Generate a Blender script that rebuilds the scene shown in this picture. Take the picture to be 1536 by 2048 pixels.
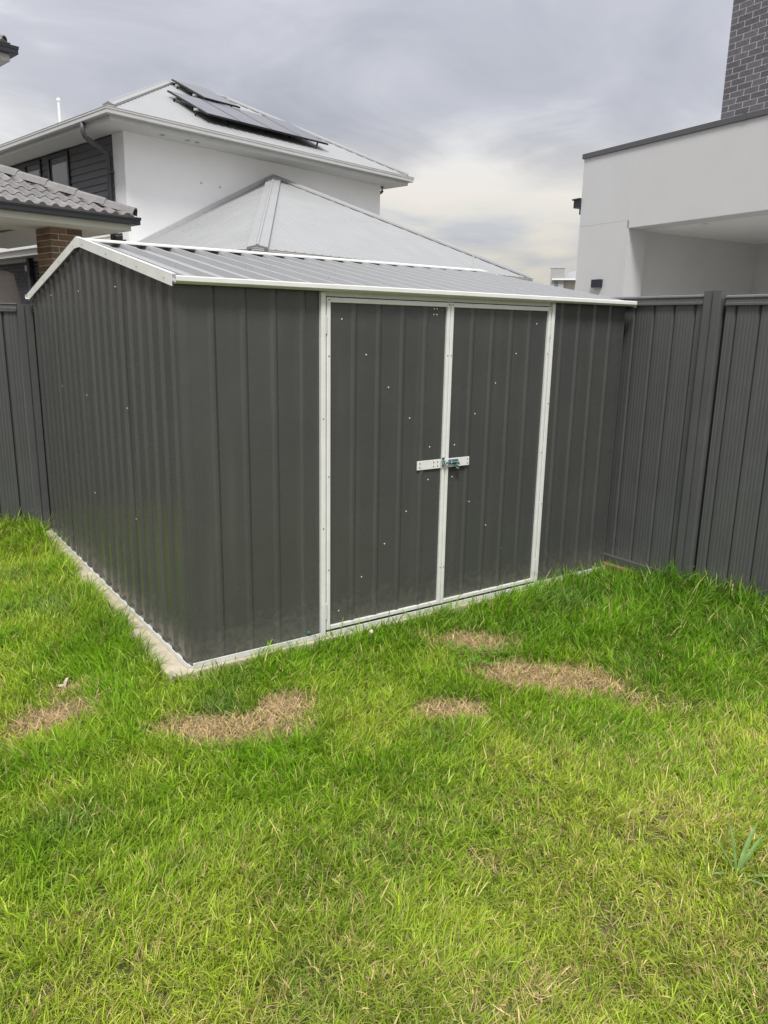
import bpy, math, random
import numpy as np
from math import sin, cos, tan, radians, pi
from mathutils import Vector, Matrix

for o in list(bpy.data.objects):
    bpy.data.objects.remove(o, do_unlink=True)
scene = bpy.context.scene
COL = scene.collection
R = random.Random(7)

# ------------------------------------------------------------------ camera
CAM = dict(loc=(-1.2106, -3.3398, 1.6093), yaw=0.6100, pitch=0.2339, roll=0.0182, f=1525.8)
cam_d = bpy.data.cameras.new('camera')
cam = bpy.data.objects.new('camera', cam_d)
COL.objects.link(cam)
cam_d.sensor_fit = 'VERTICAL'
cam_d.sensor_height = 36.0
cam_d.lens = CAM['f'] / 2048 * 36.0
cam_d.clip_start = 0.05
cam_d.clip_end = 3000
_y, _p, _r = CAM['yaw'], CAM['pitch'], CAM['roll']
fw = Vector((sin(_y)*cos(_p), cos(_y)*cos(_p), -sin(_p)))
rt = Vector((cos(_y), -sin(_y), 0.0))
up = rt.cross(fw)
r2 = rt*cos(_r) + up*sin(_r)
u2 = -rt*sin(_r) + up*cos(_r)
m = Matrix((r2, u2, -fw)).transposed().to_4x4()
m.translation = Vector(CAM['loc'])
cam.matrix_world = m
scene.camera = cam
scene.render.resolution_x = 768
scene.render.resolution_y = 1024

# ------------------------------------------------------------------ sun, sky, exposure
SUN_AZ, SUN_EL = radians(-142), radians(57)      # azimuth clockwise from +y
sun_d = bpy.data.lights.new('sun', 'SUN')
sun_d.energy = 1.5
sun_d.angle = radians(15)
sun_d.color = (1.0, 0.975, 0.935)
sun = bpy.data.objects.new('sun', sun_d)
COL.objects.link(sun)
sd = Vector((sin(SUN_AZ)*cos(SUN_EL), cos(SUN_AZ)*cos(SUN_EL), sin(SUN_EL)))
sun.rotation_euler = sd.to_track_quat('Z', 'Y').to_euler()
sun.location = sd * 30

world = bpy.data.worlds.new('World')
scene.world = world
world.use_nodes = True
nt = world.node_tree
nt.nodes.clear()
N = nt.nodes.new
L = nt.links.new
def math_n(op, a, b=None, c=None, tree=None):
    t = tree or nt
    n = t.nodes.new('ShaderNodeMath'); n.operation = op
    for i, v in enumerate((a, b, c)):
        if v is None: continue
        if isinstance(v, (int, float)): n.inputs[i].default_value = v
        else: t.links.new(v, n.inputs[i])
    return n.outputs[0]
out = N('ShaderNodeOutputWorld')
sky = N('ShaderNodeTexSky'); sky.sky_type = 'NISHITA'; sky.sun_disc = False
sky.sun_elevation = SUN_EL; sky.sun_rotation = SUN_AZ
sky.air_density = 1.2; sky.dust_density = 2.5
bg1 = N('ShaderNodeBackground'); bg1.inputs['Strength'].default_value = 0.07
L(sky.outputs[0], bg1.inputs['Color'])
tc = N('ShaderNodeTexCoord')
sep = N('ShaderNodeSeparateXYZ'); L(tc.outputs['Generated'], sep.inputs[0])
zc = math_n('MAXIMUM', sep.outputs[2], 0.0)
den = math_n('ADD', zc, 0.24)
px_ = math_n('DIVIDE', sep.outputs[0], den)
py_ = math_n('DIVIDE', sep.outputs[1], den)
cmb = N('ShaderNodeCombineXYZ'); L(px_, cmb.inputs[0]); L(py_, cmb.inputs[1])
mp = N('ShaderNodeMapping'); L(cmb.outputs[0], mp.inputs[0])
mp.inputs['Location'].default_value = (7.3, 4.45, 0.0)
mp.inputs['Rotation'].default_value = (0, 0, radians(35))
mp.inputs['Scale'].default_value = (0.8, 1.0, 1.0)
n1 = N('ShaderNodeTexNoise'); L(mp.outputs[0], n1.inputs['Vector'])
n1.inputs['Scale'].default_value = 0.95; n1.inputs['Detail'].default_value = 5; n1.inputs['Roughness'].default_value = 0.45
n1.inputs['Distortion'].default_value = 0.35
n2 = N('ShaderNodeTexNoise'); L(mp.outputs[0], n2.inputs['Vector'])
n2.inputs['Scale'].default_value = 2.6; n2.inputs['Detail'].default_value = 6; n2.inputs['Roughness'].default_value = 0.55
n2.inputs['Distortion'].default_value = 0.6
nm = math_n('ADD', math_n('MULTIPLY', n1.outputs[0], 0.60), math_n('MULTIPLY', n2.outputs[0], 0.40))
# upper cloud colours by thickness
ramp = N('ShaderNodeValToRGB'); L(nm, ramp.inputs[0])
e = ramp.color_ramp.elements
e[0].position = 0.27; e[0].color = (0.345, 0.357, 0.415, 1)
e[1].position = 0.585; e[1].color = (0.90, 0.898, 0.895, 1)
k = ramp.color_ramp.elements.new(0.46); k.color = (0.555, 0.562, 0.612, 1)
# warm low sky near the horizon, between the low cloud bars
mp3 = N('ShaderNodeMapping'); L(tc.outputs['Generated'], mp3.inputs[0]); mp3.inputs['Scale'].default_value = (2.6, 2.6, 15.0); mp3.inputs['Location'].default_value = (6.1, 6.4, 2.8)
n3 = N('ShaderNodeTexNoise'); L(mp3.outputs[0], n3.inputs['Vector'])
n3.inputs['Scale'].default_value = 1.0; n3.inputs['Detail'].default_value = 6; n3.inputs['Roughness'].default_value = 0.5; n3.inputs['Distortion'].default_value = 0.3
nlow = math_n('ADD', math_n('MULTIPLY', nm, 0.30), math_n('MULTIPLY', n3.outputs[0], 0.70))
ramp2 = N('ShaderNodeValToRGB'); L(nlow, ramp2.inputs[0])
e = ramp2.color_ramp.elements
e[0].position = 0.42; e[0].color = (0.64, 0.665, 0.73, 1)
e[1].position = 0.58; e[1].color = (1.18, 1.02, 0.85, 1)
k = ramp2.color_ramp.elements.new(0.50); k.color = (1.0, 0.93, 0.81, 1)
mr = N('ShaderNodeMapRange'); mr.interpolation_type = 'SMOOTHSTEP'
L(sep.outputs[2], mr.inputs['Value'])
mr.inputs['From Min'].default_value = 0.05; mr.inputs['From Max'].default_value = 0.25
mr.inputs['To Min'].default_value = 0.0; mr.inputs['To Max'].default_value = 1.0
mixc = N('ShaderNodeMix'); mixc.data_type = 'RGBA'
L(mr.outputs[0], mixc.inputs['Factor']); L(ramp2.outputs[0], mixc.inputs['A']); L(ramp.outputs[0], mixc.inputs['B'])
bg2 = N('ShaderNodeBackground')
# overcast luminance: brighter towards the zenith, (1 + 2 sin(elevation)) / 3
cie = math_n('ADD', math_n('MULTIPLY', zc, 0.70), 0.215)
L(cie, bg2.inputs['Strength'])
L(mixc.outputs['Result'], bg2.inputs['Color'])
mixs = N('ShaderNodeMixShader'); mixs.inputs[0].default_value = 0.93
L(bg1.outputs[0], mixs.inputs[1]); L(bg2.outputs[0], mixs.inputs[2])
L(mixs.outputs[0], out.inputs['Surface'])

scene.view_settings.view_transform = 'Standard'
scene.view_settings.look = 'None'
scene.view_settings.exposure = 1.40
scene.view_settings.gamma = 1.0
scene.view_settings.use_curve_mapping = False

# ------------------------------------------------------------------ materials
def mat(name, col, rough=0.5, metal=0.0, spec=0.5, var=0.0, noise=0.0, nscale=8.0, bump=0.0, bscale=40.0, objvar=0.0, grime=0.0, bdist=0.01):
    M = bpy.data.materials.new(name); M.use_nodes = True
    t = M.node_tree; b = t.nodes['Principled BSDF']
    b.inputs['Base Color'].default_value = (*col, 1); b.inputs['Roughness'].default_value = rough
    b.inputs['Metallic'].default_value = metal; b.inputs['Specular IOR Level'].default_value = spec
    co = t.nodes.new('ShaderNodeTexCoord')
    colsock = None
    if noise > 0:
        n = t.nodes.new('ShaderNodeTexNoise'); t.links.new(co.outputs['Object'], n.inputs['Vector'])
        n.inputs['Scale'].default_value = nscale; n.inputs['Detail'].default_value = 8; n.inputs['Roughness'].default_value = 0.6
        r = t.nodes.new('ShaderNodeMapRange'); t.links.new(n.outputs[0], r.inputs[0])
        r.inputs['From Min'].default_value = 0.3; r.inputs['From Max'].default_value = 0.7
        r.inputs['To Min'].default_value = 1-noise; r.inputs['To Max'].default_value = 1+noise
        h = t.nodes.new('ShaderNodeHueSaturation'); h.inputs['Color'].default_value = (*col, 1)
        t.links.new(r.outputs[0], h.inputs['Value']); colsock = h.outputs[0]
        rr = t.nodes.new('ShaderNodeMapRange'); t.links.new(n.outputs[0], rr.inputs[0])
        rr.inputs['To Min'].default_value = max(0.02, rough-0.12); rr.inputs['To Max'].default_value = min(1, rough+0.12)
        t.links.new(rr.outputs[0], b.inputs['Roughness'])
    if objvar > 0:
        oi = t.nodes.new('ShaderNodeObjectInfo')
        r = t.nodes.new('ShaderNodeMapRange'); t.links.new(oi.outputs['Random'], r.inputs[0])
        r.inputs['To Min'].default_value = 1-objvar; r.inputs['To Max'].default_value = 1+objvar
        h = t.nodes.new('ShaderNodeHueSaturation')
        if colsock: t.links.new(colsock, h.inputs['Color'])
        else: h.inputs['Color'].default_value = (*col, 1)
        t.links.new(r.outputs[0], h.inputs['Value']); colsock = h.outputs[0]
    if grime > 0:          # splashed soil and dust low on the sheet, faint vertical wash marks above
        ge = t.nodes.new('ShaderNodeNewGeometry'); sx = t.nodes.new('ShaderNodeSeparateXYZ'); t.links.new(ge.outputs['Position'], sx.inputs[0])
        n = t.nodes.new('ShaderNodeTexNoise'); t.links.new(ge.outputs['Position'], n.inputs['Vector'])
        n.inputs['Scale'].default_value = 26; n.inputs['Detail'].default_value = 9; n.inputs['Roughness'].default_value = 0.75
        hz = t.nodes.new('ShaderNodeMapRange'); t.links.new(sx.outputs[2], hz.inputs[0])
        hz.inputs['From Min'].default_value = 0.0; hz.inputs['From Max'].default_value = 0.30; hz.inputs['To Min'].default_value = 0.62; hz.inputs['To Max'].default_value = 0.22
        a1 = math_n('ADD', n.outputs[0], hz.outputs[0], tree=t)
        th = t.nodes.new('ShaderNodeMapRange'); t.links.new(a1, th.inputs[0]); th.inputs['From Min'].default_value = 0.86; th.inputs['From Max'].default_value = 1.2
        mpv = t.nodes.new('ShaderNodeMapping'); t.links.new(ge.outputs['Position'], mpv.inputs[0]); mpv.inputs['Scale'].default_value = (14, 14, 0.7)
        n2_ = t.nodes.new('ShaderNodeTexNoise'); t.links.new(mpv.outputs[0], n2_.inputs['Vector']); n2_.inputs['Scale'].default_value = 1.0; n2_.inputs['Detail'].default_value = 5
        wsh = t.nodes.new('ShaderNodeMapRange'); t.links.new(n2_.outputs[0], wsh.inputs[0]); wsh.inputs['From Min'].default_value = 0.52; wsh.inputs['From Max'].default_value = 0.85; wsh.inputs['To Max'].default_value = 0.16
        fac = math_n('MULTIPLY', math_n('ADD', math_n('MULTIPLY', th.outputs[0], 0.55, tree=t), wsh.outputs[0], tree=t), grime, tree=t)
        mxg = t.nodes.new('ShaderNodeMix'); mxg.data_type = 'RGBA'; t.links.new(fac, mxg.inputs['Factor'])
        if colsock: t.links.new(colsock, mxg.inputs['A'])
        else: mxg.inputs['A'].default_value = (*col, 1)
        mxg.inputs['B'].default_value = (0.26, 0.235, 0.19, 1); colsock = mxg.outputs['Result']
    if colsock: t.links.new(colsock, b.inputs['Base Color'])
    if bump > 0:
        n = t.nodes.new('ShaderNodeTexNoise'); t.links.new(co.outputs['Object'], n.inputs['Vector'])
        n.inputs['Scale'].default_value = bscale; n.inputs['Detail'].default_value = 6
        bp = t.nodes.new('ShaderNodeBump'); bp.inputs['Strength'].default_value = bump; bp.inputs['Distance'].default_value = bdist
        t.links.new(n.outputs[0], bp.inputs['Height']); t.links.new(bp.outputs[0], b.inputs['Normal'])
    return M

M = {}
M['charcoal'] = mat('charcoal_painted_steel', (0.0605, 0.061, 0.0595), 0.27, spec=0.5, noise=0.05, nscale=3, bump=0.35, bscale=2.2, bdist=0.02, grime=0.55)
M['fence'] = mat('fence_painted_steel', (0.080, 0.083, 0.083), 0.40, spec=0.45, noise=0.07, nscale=4, bump=0.25, bscale=2.5, bdist=0.02, grime=0.45)
M['fencetop'] = mat('fence_rail_steel', (0.088, 0.090, 0.089), 0.28, spec=0.5, noise=0.06, nscale=6)
M['white_trim'] = mat('off_white_painted_steel', (0.67, 0.67, 0.645), 0.38, noise=0.05, nscale=10, grime=0.45)
M['zinc'] = mat('bare_zinc_aluminium_sheet', (0.38, 0.385, 0.39), 0.30, metal=0.35, noise=0.02, nscale=3, bump=0.03, bscale=3)
M['rivet'] = mat('bare_aluminium_rivet', (0.80, 0.80, 0.78), 0.35, metal=0.4)
M['darkhole'] = mat('dark_screw_head', (0.10, 0.10, 0.10), 0.4, metal=0.5)
M['hasp'] = mat('blue_passivated_zinc', (0.36, 0.50, 0.52), 0.22, metal=0.9, noise=0.2, nscale=60)
M['black'] = mat('black_gap_shade', (0.012, 0.012, 0.013), 0.6)
M['concrete'] = mat('pale_concrete', (0.44, 0.385, 0.30), 0.9, spec=0.2, noise=0.22, nscale=9, bump=0.35, bscale=60)
M['soil'] = mat('soil_under_grass', (0.10, 0.105, 0.040), 0.95, spec=0.1, noise=0.35, nscale=20, bump=0.6, bscale=60)
M['ground'] = mat('far_ground', (0.17, 0.165, 0.135), 0.95, spec=0.1, noise=0.3, nscale=0.5)
M['render_white'] = mat('white_rendered_wall', (0.84, 0.84, 0.845), 0.85, spec=0.25, noise=0.035, nscale=1.2, bump=0.25, bscale=120)
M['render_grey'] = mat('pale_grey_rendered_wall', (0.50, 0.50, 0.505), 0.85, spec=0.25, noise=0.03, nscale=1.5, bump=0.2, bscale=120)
M['soffit'] = mat('painted_soffit_board', (0.62, 0.62, 0.60), 0.8, spec=0.3, noise=0.02, nscale=2)
M['gutter_grey'] = mat('light_grey_painted_gutter', (0.50, 0.50, 0.49), 0.42, noise=0.05, nscale=5)
M['gutter_black'] = mat('black_painted_gutter', (0.020, 0.022, 0.028), 0.32, spec=0.5, noise=0.1, nscale=6)
M['fascia_cream'] = mat('pale_cream_fascia_board', (0.60, 0.60, 0.53), 0.55, noise=0.04, nscale=5)
M['roof_light'] = mat('light_grey_roof_steel', (0.27, 0.274, 0.276), 0.5, spec=0.4, noise=0.05, nscale=2)
M['tile'] = mat('grey_concrete_roof_tile', (0.165, 0.158, 0.157), 0.72, spec=0.35, noise=0.22, nscale=9, bump=0.25, bscale=90, objvar=0.14)
M['board'] = mat('grey_painted_weatherboard', (0.115, 0.113, 0.120), 0.6, spec=0.3, noise=0.05, nscale=6, objvar=0.05)
M['frame_dark'] = mat('navy_black_window_frame', (0.018, 0.020, 0.030), 0.4, noise=0.05, nscale=5)
M['brick_brown'] = mat('brown_face_brick', (0.200, 0.142, 0.100), 0.88, spec=0.2, noise=0.25, nscale=25, bump=0.5, bscale=90, objvar=0.22)
M['mortar'] = mat('pale_mortar', (0.66, 0.60, 0.52), 0.95, spec=0.1, noise=0.12, nscale=30, bump=0.4, bscale=120)
M['brick_grey'] = mat('slate_grey_face_brick', (0.115, 0.112, 0.128), 0.88, spec=0.2, noise=0.22, nscale=25, bump=0.5, bscale=90, objvar=0.16)
M['mortar_white'] = mat('off_white_mortar', (0.62, 0.60, 0.57), 0.95, spec=0.1, noise=0.1, nscale=30)
M['brick_black'] = mat('blue_black_face_brick', (0.028, 0.028, 0.036), 0.7, spec=0.3, noise=0.25, nscale=25, objvar=0.3)
M['mortar_grey'] = mat('grey_mortar', (0.50, 0.48, 0.45), 0.95, spec=0.1)
M['coping'] = mat('dark_grey_parapet_capping', (0.075, 0.075, 0.082), 0.45, noise=0.08, nscale=5)
M['panel'] = mat('solar_panel_glass', (0.085, 0.088, 0.11), 0.34, spec=0.35, noise=0.05, nscale=3)
M['panel_frame'] = mat('black_panel_frame', (0.015, 0.015, 0.017), 0.4)
M['alu'] = mat('aluminium_rail', (0.65, 0.65, 0.65), 0.35, metal=0.8)
M['cloth'] = mat('taupe_fabric_cover', (0.29, 0.268, 0.262), 0.9, spec=0.15, noise=0.10, nscale=14, bump=0.2, bscale=200)
M['timber'] = mat('weathered_timber', (0.20, 0.13, 0.065), 0.85, spec=0.2, noise=0.3, nscale=14, bump=0.4, bscale=60)
M['pvc'] = mat('pale_plastic_pipe', (0.76, 0.76, 0.75), 0.5)
M['far_wall'] = mat('far_beige_wall', (0.42, 0.40, 0.36), 0.8, noise=0.05)
M['far_block'] = mat('far_grey_wall', (0.33, 0.33, 0.33), 0.8, noise=0.05)
M['leaf_broad'] = mat('blue_green_leaf', (0.140, 0.235, 0.060), 0.55, spec=0.35, noise=0.3, nscale=40)
M['leaf_clover'] = mat('clover_leaf', (0.085, 0.20, 0.018), 0.55, spec=0.3, noise=0.25, nscale=50)
M['dryleaf'] = mat('bleached_dry_leaf', (0.52, 0.44, 0.36), 0.8, noise=0.2, nscale=60)
M['petal'] = mat('white_clover_petals', (0.70, 0.68, 0.58), 0.7)
g = bpy.data.materials.new('window_glass'); g.use_nodes = True
b = g.node_tree.nodes['Principled BSDF']
b.inputs['Base Color'].default_value = (0.10, 0.115, 0.12, 1); b.inputs['Roughness'].default_value = 0.06
b.inputs['Specular IOR Level'].default_value = 0.9
M['glass'] = g
M['grey_infill'] = mat('grey_reflection_and_lens', (0.30, 0.32, 0.32), 0.8)  # lamp lens grey, also the sky reflection put into the windows

def grass_mat(name, trans):
    G = bpy.data.materials.new(name); G.use_nodes = True
    t = G.node_tree; b = t.nodes['Principled BSDF']
    at = t.nodes.new('ShaderNodeAttribute'); at.attribute_name = 'blade_colour'
    b.inputs['Roughness'].default_value = 0.6; b.inputs['Specular IOR Level'].default_value = 0.16
    t.links.new(at.outputs['Color'], b.inputs['Base Color'])
    tr = t.nodes.new('ShaderNodeBsdfTranslucent'); t.links.new(at.outputs['Color'], tr.inputs['Color'])
    mx = t.nodes.new('ShaderNodeMixShader'); mx.inputs[0].default_value = trans
    t.links.new(b.outputs[0], mx.inputs[1]); t.links.new(tr.outputs[0], mx.inputs[2])
    t.links.new(mx.outputs[0], t.nodes['Material Output'].inputs['Surface'])
    return G
M['grass'] = grass_mat('grass_blades', 0.44)
M['straw'] = grass_mat('dead_straw', 0.15)

# ------------------------------------------------------------------ builders
class MB:
    def __init__(s): s.v = []; s.f = []
    def quad(s, a, b, c, d):
        n = len(s.v); s.v += [tuple(a), tuple(b), tuple(c), tuple(d)]; s.f.append((n, n+1, n+2, n+3)); return s
    def tri(s, a, b, c):
        n = len(s.v); s.v += [tuple(a), tuple(b), tuple(c)]; s.f.append((n, n+1, n+2)); return s
    def box(s, x0, x1, y0, y1, z0, z1):
        n = len(s.v)
        s.v += [(x0,y0,z0),(x1,y0,z0),(x1,y1,z0),(x0,y1,z0),(x0,y0,z1),(x1,y0,z1),(x1,y1,z1),(x0,y1,z1)]
        s.f += [(n,n+3,n+2,n+1),(n+4,n+5,n+6,n+7),(n,n+1,n+5,n+4),(n+1,n+2,n+6,n+5),(n+2,n+3,n+7,n+6),(n+3,n,n+4,n+7)]
        return s
    def hexa(s, p):      # eight points: bottom loop 0-3, top loop 4-7
        n = len(s.v); s.v += [tuple(q) for q in p]
        s.f += [(n,n+3,n+2,n+1),(n+4,n+5,n+6,n+7),(n,n+1,n+5,n+4),(n+1,n+2,n+6,n+5),(n+2,n+3,n+7,n+6),(n+3,n,n+4,n+7)]
        return s
    def beam(s, a, b, w, h, upv=(0,0,1)):
        a = Vector(a); b = Vector(b); d = (b-a).normalized(); sx = d.cross(Vector(upv)).normalized(); uz = sx.cross(d)
        q = [a-sx*w/2-uz*h/2, a+sx*w/2-uz*h/2, b+sx*w/2-uz*h/2, b-sx*w/2-uz*h/2]
        return s.hexa(q + [p+uz*h for p in q])
    def tube(s, pts, r, n=10, cap=True):
        pts = [Vector(p) for p in pts]; base = len(s.v)
        for i, p in enumerate(pts):
            d = (pts[min(i+1, len(pts)-1)] - pts[max(i-1, 0)]).normalized()
            a = d.cross(Vector((0,0,1)))
            if a.length < 1e-3: a = d.cross(Vector((1,0,0)))
            a.normalize(); c = d.cross(a)
            rr = r[i] if isinstance(r, (list, tuple)) else r
            s.v += [tuple(p + (a*cos(2*pi*j/n) + c*sin(2*pi*j/n))*rr) for j in range(n)]
        for i in range(len(pts)-1):
            for j in range(n):
                q = base+i*n
                s.f.append((q+j, q+(j+1)%n, q+n+(j+1)%n, q+n+j))
        if cap:
            s.f.append(tuple(base+j for j in range(n))[::-1]); s.f.append(tuple(base+(len(pts)-1)*n+j for j in range(n)))
        return s
    def prism(s, poly, axis, a, b):     # polygon in the two other axes extruded along axis
        n = len(s.v); k = len(poly)
        for t in (a, b):
            for p in poly:
                q = list(p); q.insert(axis, t); s.v.append(tuple(q))
        s.f += [tuple(range(n, n+k))[::-1], tuple(range(n+k, n+2*k))]
        for i in range(k):
            s.f.append((n+i, n+(i+1)%k, n+k+(i+1)%k, n+k+i))
        return s
    def mesh(s, name):
        me = bpy.data.meshes.new(name); me.from_pydata(s.v, [], s.f); me.update(); return me

def add(name, me, material=None, parent=None, loc=None, smooth=False, bevel=0.0):
    if isinstance(me, MB): me = me.mesh(name)
    if material is not None and not me.materials: me.materials.append(material)
    o = bpy.data.objects.new(name, me); COL.objects.link(o)
    if parent: o.parent = parent
    if loc: o.location = loc
    if smooth:
        for p in me.polygons: p.use_smooth = True
    if bevel > 0:
        md = o.modifiers.new('bevel', 'BEVEL'); md.width = bevel; md.segments = 2; md.limit_method = 'ANGLE'
    return o
def thing(name, label, cat, loc=(0,0,0), rz=0.0, group=None):
    o = bpy.data.objects.new(name, None); COL.objects.link(o); o.location = loc; o.rotation_euler = (0,0,rz)
    o.empty_display_size = 0.1
    return tag(o, label, cat, group)
def tag(o, label=None, cat=None, group=None, kind=None):
    if label: o['label'] = label
    if cat: o['category'] = cat
    if group: o['group'] = group
    if kind: o['kind'] = kind
    return o
def rotloc(o, loc, rx=0, ry=0, rz=0):
    o.location = loc; o.rotation_euler = (rx, ry, rz); return o

def rib_line(a, b, ribs, h, wt, wb):
    """cross-section points (s, height) between a and b with ribs centred at the listed places"""
    pts = [(a, 0.0)]
    for c in ribs:
        for ds, hh in ((-wb/2, 0), (-wt/2, h), (wt/2, h), (wb/2, 0)):
            s_ = c+ds
            if a < s_ < b: pts.append((s_, hh))
    pts.append((b, 0.0))
    return pts
def sheet(pts, place, z0, ztop, name='sheet'):
    """ribbed sheet: profile points -> place(s, h, z); ztop may be a function of s; splits z in rows so smooth bumps light well"""
    mb = MB(); n = len(pts)
    rows = 2
    for r in range(rows):
        for s_, h in pts:
            zt = ztop(s_) if callable(ztop) else ztop
            mb.v.append(tuple(place(s_, h, z0 + (zt-z0)*r/(rows-1))))
    for r in range(rows-1):
        for i in range(n-1):
            mb.f.append((r*n+i, r*n+i+1, (r+1)*n+i+1, (r+1)*n+i))
    me = mb.mesh(name)
    return me
def solid(o, t, off=-1):
    md = o.modifiers.new('thickness', 'SOLIDIFY'); md.thickness = t; md.offset = off; return o

# ================================================================== SETTING
def vnoise(x, y, seed):
    """smooth value noise, numpy"""
    xi = np.floor(x).astype(np.int64); yi = np.floor(y).astype(np.int64)
    xf = x-xi; yf = y-yi
    def hsh(a, b):
        h = (a*374761393 + b*668265263 + seed*982451653) & 0xffffffff
        h = ((h ^ (h >> 13))*1274126177) & 0xffffffff
        return ((h ^ (h >> 16)) & 0xffff)/65535.0
    u = xf*xf*(3-2*xf); v = yf*yf*(3-2*yf)
    return (hsh(xi,yi)*(1-u)+hsh(xi+1,yi)*u)*(1-v) + (hsh(xi,yi+1)*(1-u)+hsh(xi+1,yi+1)*u)*v
def fbm(x, y, sc, seed, oct=4):
    t = 0; a = 0.5; s_ = 0
    for i in range(oct):
        t = t + a*vnoise(x*sc*2**i + 17*i, y*sc*2**i - 9*i, seed+i); s_ += a; a *= 0.5
    return t/s_
def ground_z(x, y):
    x = np.asarray(x, float); y = np.asarray(y, float)
    z = -0.055 + 0.030*(fbm(x, y, 1.3, 3)-0.5)
    z = z + 0.06*np.exp(-np.clip(3.05-x, 0, None)/0.35)*np.clip((-y-0.15)/0.5, 0, 1)            # banks up against the right fence
    z = z + 0.10*np.exp(-np.clip(3.05-y, 0, None)/0.5)*(x < 0)     # and towards the left fence
    near = np.clip(1-np.hypot(np.clip(-0.14-x,0,None)+np.clip(x-3.1,0,None), np.clip(-0.04-y,0,None))/0.35, 0, 1)
    return z*(1-near) + (-0.045+0.5*(z+0.055))*near
gx = np.arange(-4.6, 3.101, 0.07); gy = np.arange(-6.0, 3.101, 0.07)
XX, YY = np.meshgrid(gx, gy); ZZ = ground_z(XX, YY)
inside = (XX > -0.10) & (YY > 0.0)
ZZ[inside] = -0.09
nv = XX.size; nxx = len(gx)
vv = np.stack([XX.ravel(), YY.ravel(), ZZ.ravel()], 1)
ii = np.arange(nv).reshape(XX.shape)
ff = np.stack([ii[:-1,:-1], ii[:-1,1:], ii[1:,1:], ii[1:,:-1]], -1).reshape(-1, 4)
me = bpy.data.meshes.new('lawn'); me.from_pydata(vv.tolist(), [], ff.tolist()); me.update()
tag(add('lawn', me, M['soil'], smooth=True), 'bare soil under the back lawn', kind='structure')
mb = MB()
mb.quad((-900,-900,-0.14), (900,-900,-0.14), (900,900,-0.14), (-900,900,-0.14))
tag(add('ground', mb, M['ground']), 'ground beyond the fences', kind='structure')
# concrete slab under the shed
mb = MB().box(-0.125, 3.06, -0.045, 3.05, -0.13, -0.002)
tag(add('concrete_slab', mb, M['concrete'], bevel=0.008), 'pale concrete slab under the shed', kind='structure')

# ================================================================== GARDEN SHED
SL, SD = 3.013, 2.977
EZ, RZ, RY = 1.791, 2.066, SD/2         # sheet height at the eave line, at the ridge
OV = 0.055
shed = thing('garden_shed', 'dark grey ribbed steel garden shed with white framed double doors and low gable roof', 'shed')
slope = (RZ-EZ)/(RY+OV)
def roof_z(y): return RZ - slope*abs(y-RY)
def dome(r, h, n=10):
    mb = MB(); rings = 3
    for i in range(rings):
        a = i/rings*pi/2
        mb.v += [(cos(a)*r*cos(2*pi*j/n), -sin(a)*h, cos(a)*r*sin(2*pi*j/n)) for j in range(n)]
    mb.v.append((0, -h, 0))
    for i in range(rings-1):
        for j in range(n): mb.f.append((i*n+j, i*n+(j+1)%n, (i+1)*n+(j+1)%n, (i+1)*n+j))
    for j in range(n): mb.f.append(((rings-1)*n+j, (rings-1)*n+(j+1)%n, rings*n))
    return mb
rivet_me = dome(0.0042, 0.0025).mesh('rivet'); rivet_me.materials.append(M['rivet'])
screw_me = dome(0.0040, 0.002).mesh('screw'); screw_me.materials.append(M['darkhole'])
def rivet(parent, loc, rz=0.0, me=None, name='rivet'):
    o = add(name, me or rivet_me, None, parent); o.location = loc; o.rotation_euler = (0,0,rz); return o
# front wall sheets (facing -y)
front = lambda s_, h, z: (s_, -h, z)
def wall_sheet(a, b, ribs, place, z0, zt, h=0.0085, wt=0.012, wb=0.040, mt='charcoal', name='wall_sheet', par=None):
    o = add(name, sheet(rib_line(a, b, ribs, h, wt, wb), place, z0, zt, name), M[mt], par or shed)
    return o
fs1 = wall_sheet(0.0, 0.716, [0.160+0.155*k for k in range(4)], front, 0.004, 1.80)
fs2 = wall_sheet(2.345, SL, [2.432+0.148*k for k in range(4)], front, 0.004, 1.80)
# side walls, in four sheets, gable top
left = lambda s_, h, z: (-h, s_, z)
right = lambda s_, h, z: (SL+h, s_, z)
back = lambda s_, h, z: (s_, SD+h, z)
cuts = [0.0, 0.765, 1.575, 2.31, SD]
sidesheets = []
for i in range(4):
    a, b = cuts[i], cuts[i+1]
    ribs = [0.072+0.1515*k for k in range(20) if a+0.01 < 0.072+0.1515*k < b-0.01]
    off = 0.0012 if i % 2 else 0.0
    pl = (lambda o_: (lambda s_, h, z: (-h-o_, s_, z)))(off)
    pts = rib_line(a, b+0.012, ribs, 0.0125, 0.034, 0.078)
    if a < RY < b:
        pts.append((RY, 0.0)); pts.sort()
    o = add('wall_sheet', sheet(pts, pl, 0.004, lambda s_: roof_z(s_)-0.004, 'wall_sheet'), M['charcoal'], shed)
    sidesheets.append(o)
pts = rib_line(0.0, SD, [0.072+0.1515*k for k in range(20)], 0.0125, 0.034, 0.078); pts.append((RY, 0.0)); pts.sort()
add('wall_sheet', sheet(pts, right, 0.004, lambda s_: roof_z(s_)-0.004), M['charcoal'], shed)
add('wall_sheet', sheet(rib_line(0, SL, [0.072+0.1515*k for k in range(20)], 0.0125, 0.034, 0.078), back, 0.004, 1.80), M['charcoal'], shed)
for y, z in ((2.337,1.80),(1.60,1.803),(0.84,1.803),(1.577,1.19),(0.793,1.18),(2.24,0.61),(2.272,1.194),(1.563,0.579),(0.75,0.581)):
    i = max(k for k in range(4) if cuts[k] <= y)
    dr = abs(((y-0.072+0.0757) % 0.1515)-0.0757)          # distance to the nearest rib
    hh = 0.0125*min(1.0, max(0.0, (0.039-dr)/0.022))
    rivet(sidesheets[i], (-hh-0.0025, y, z), -pi/2)
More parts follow.
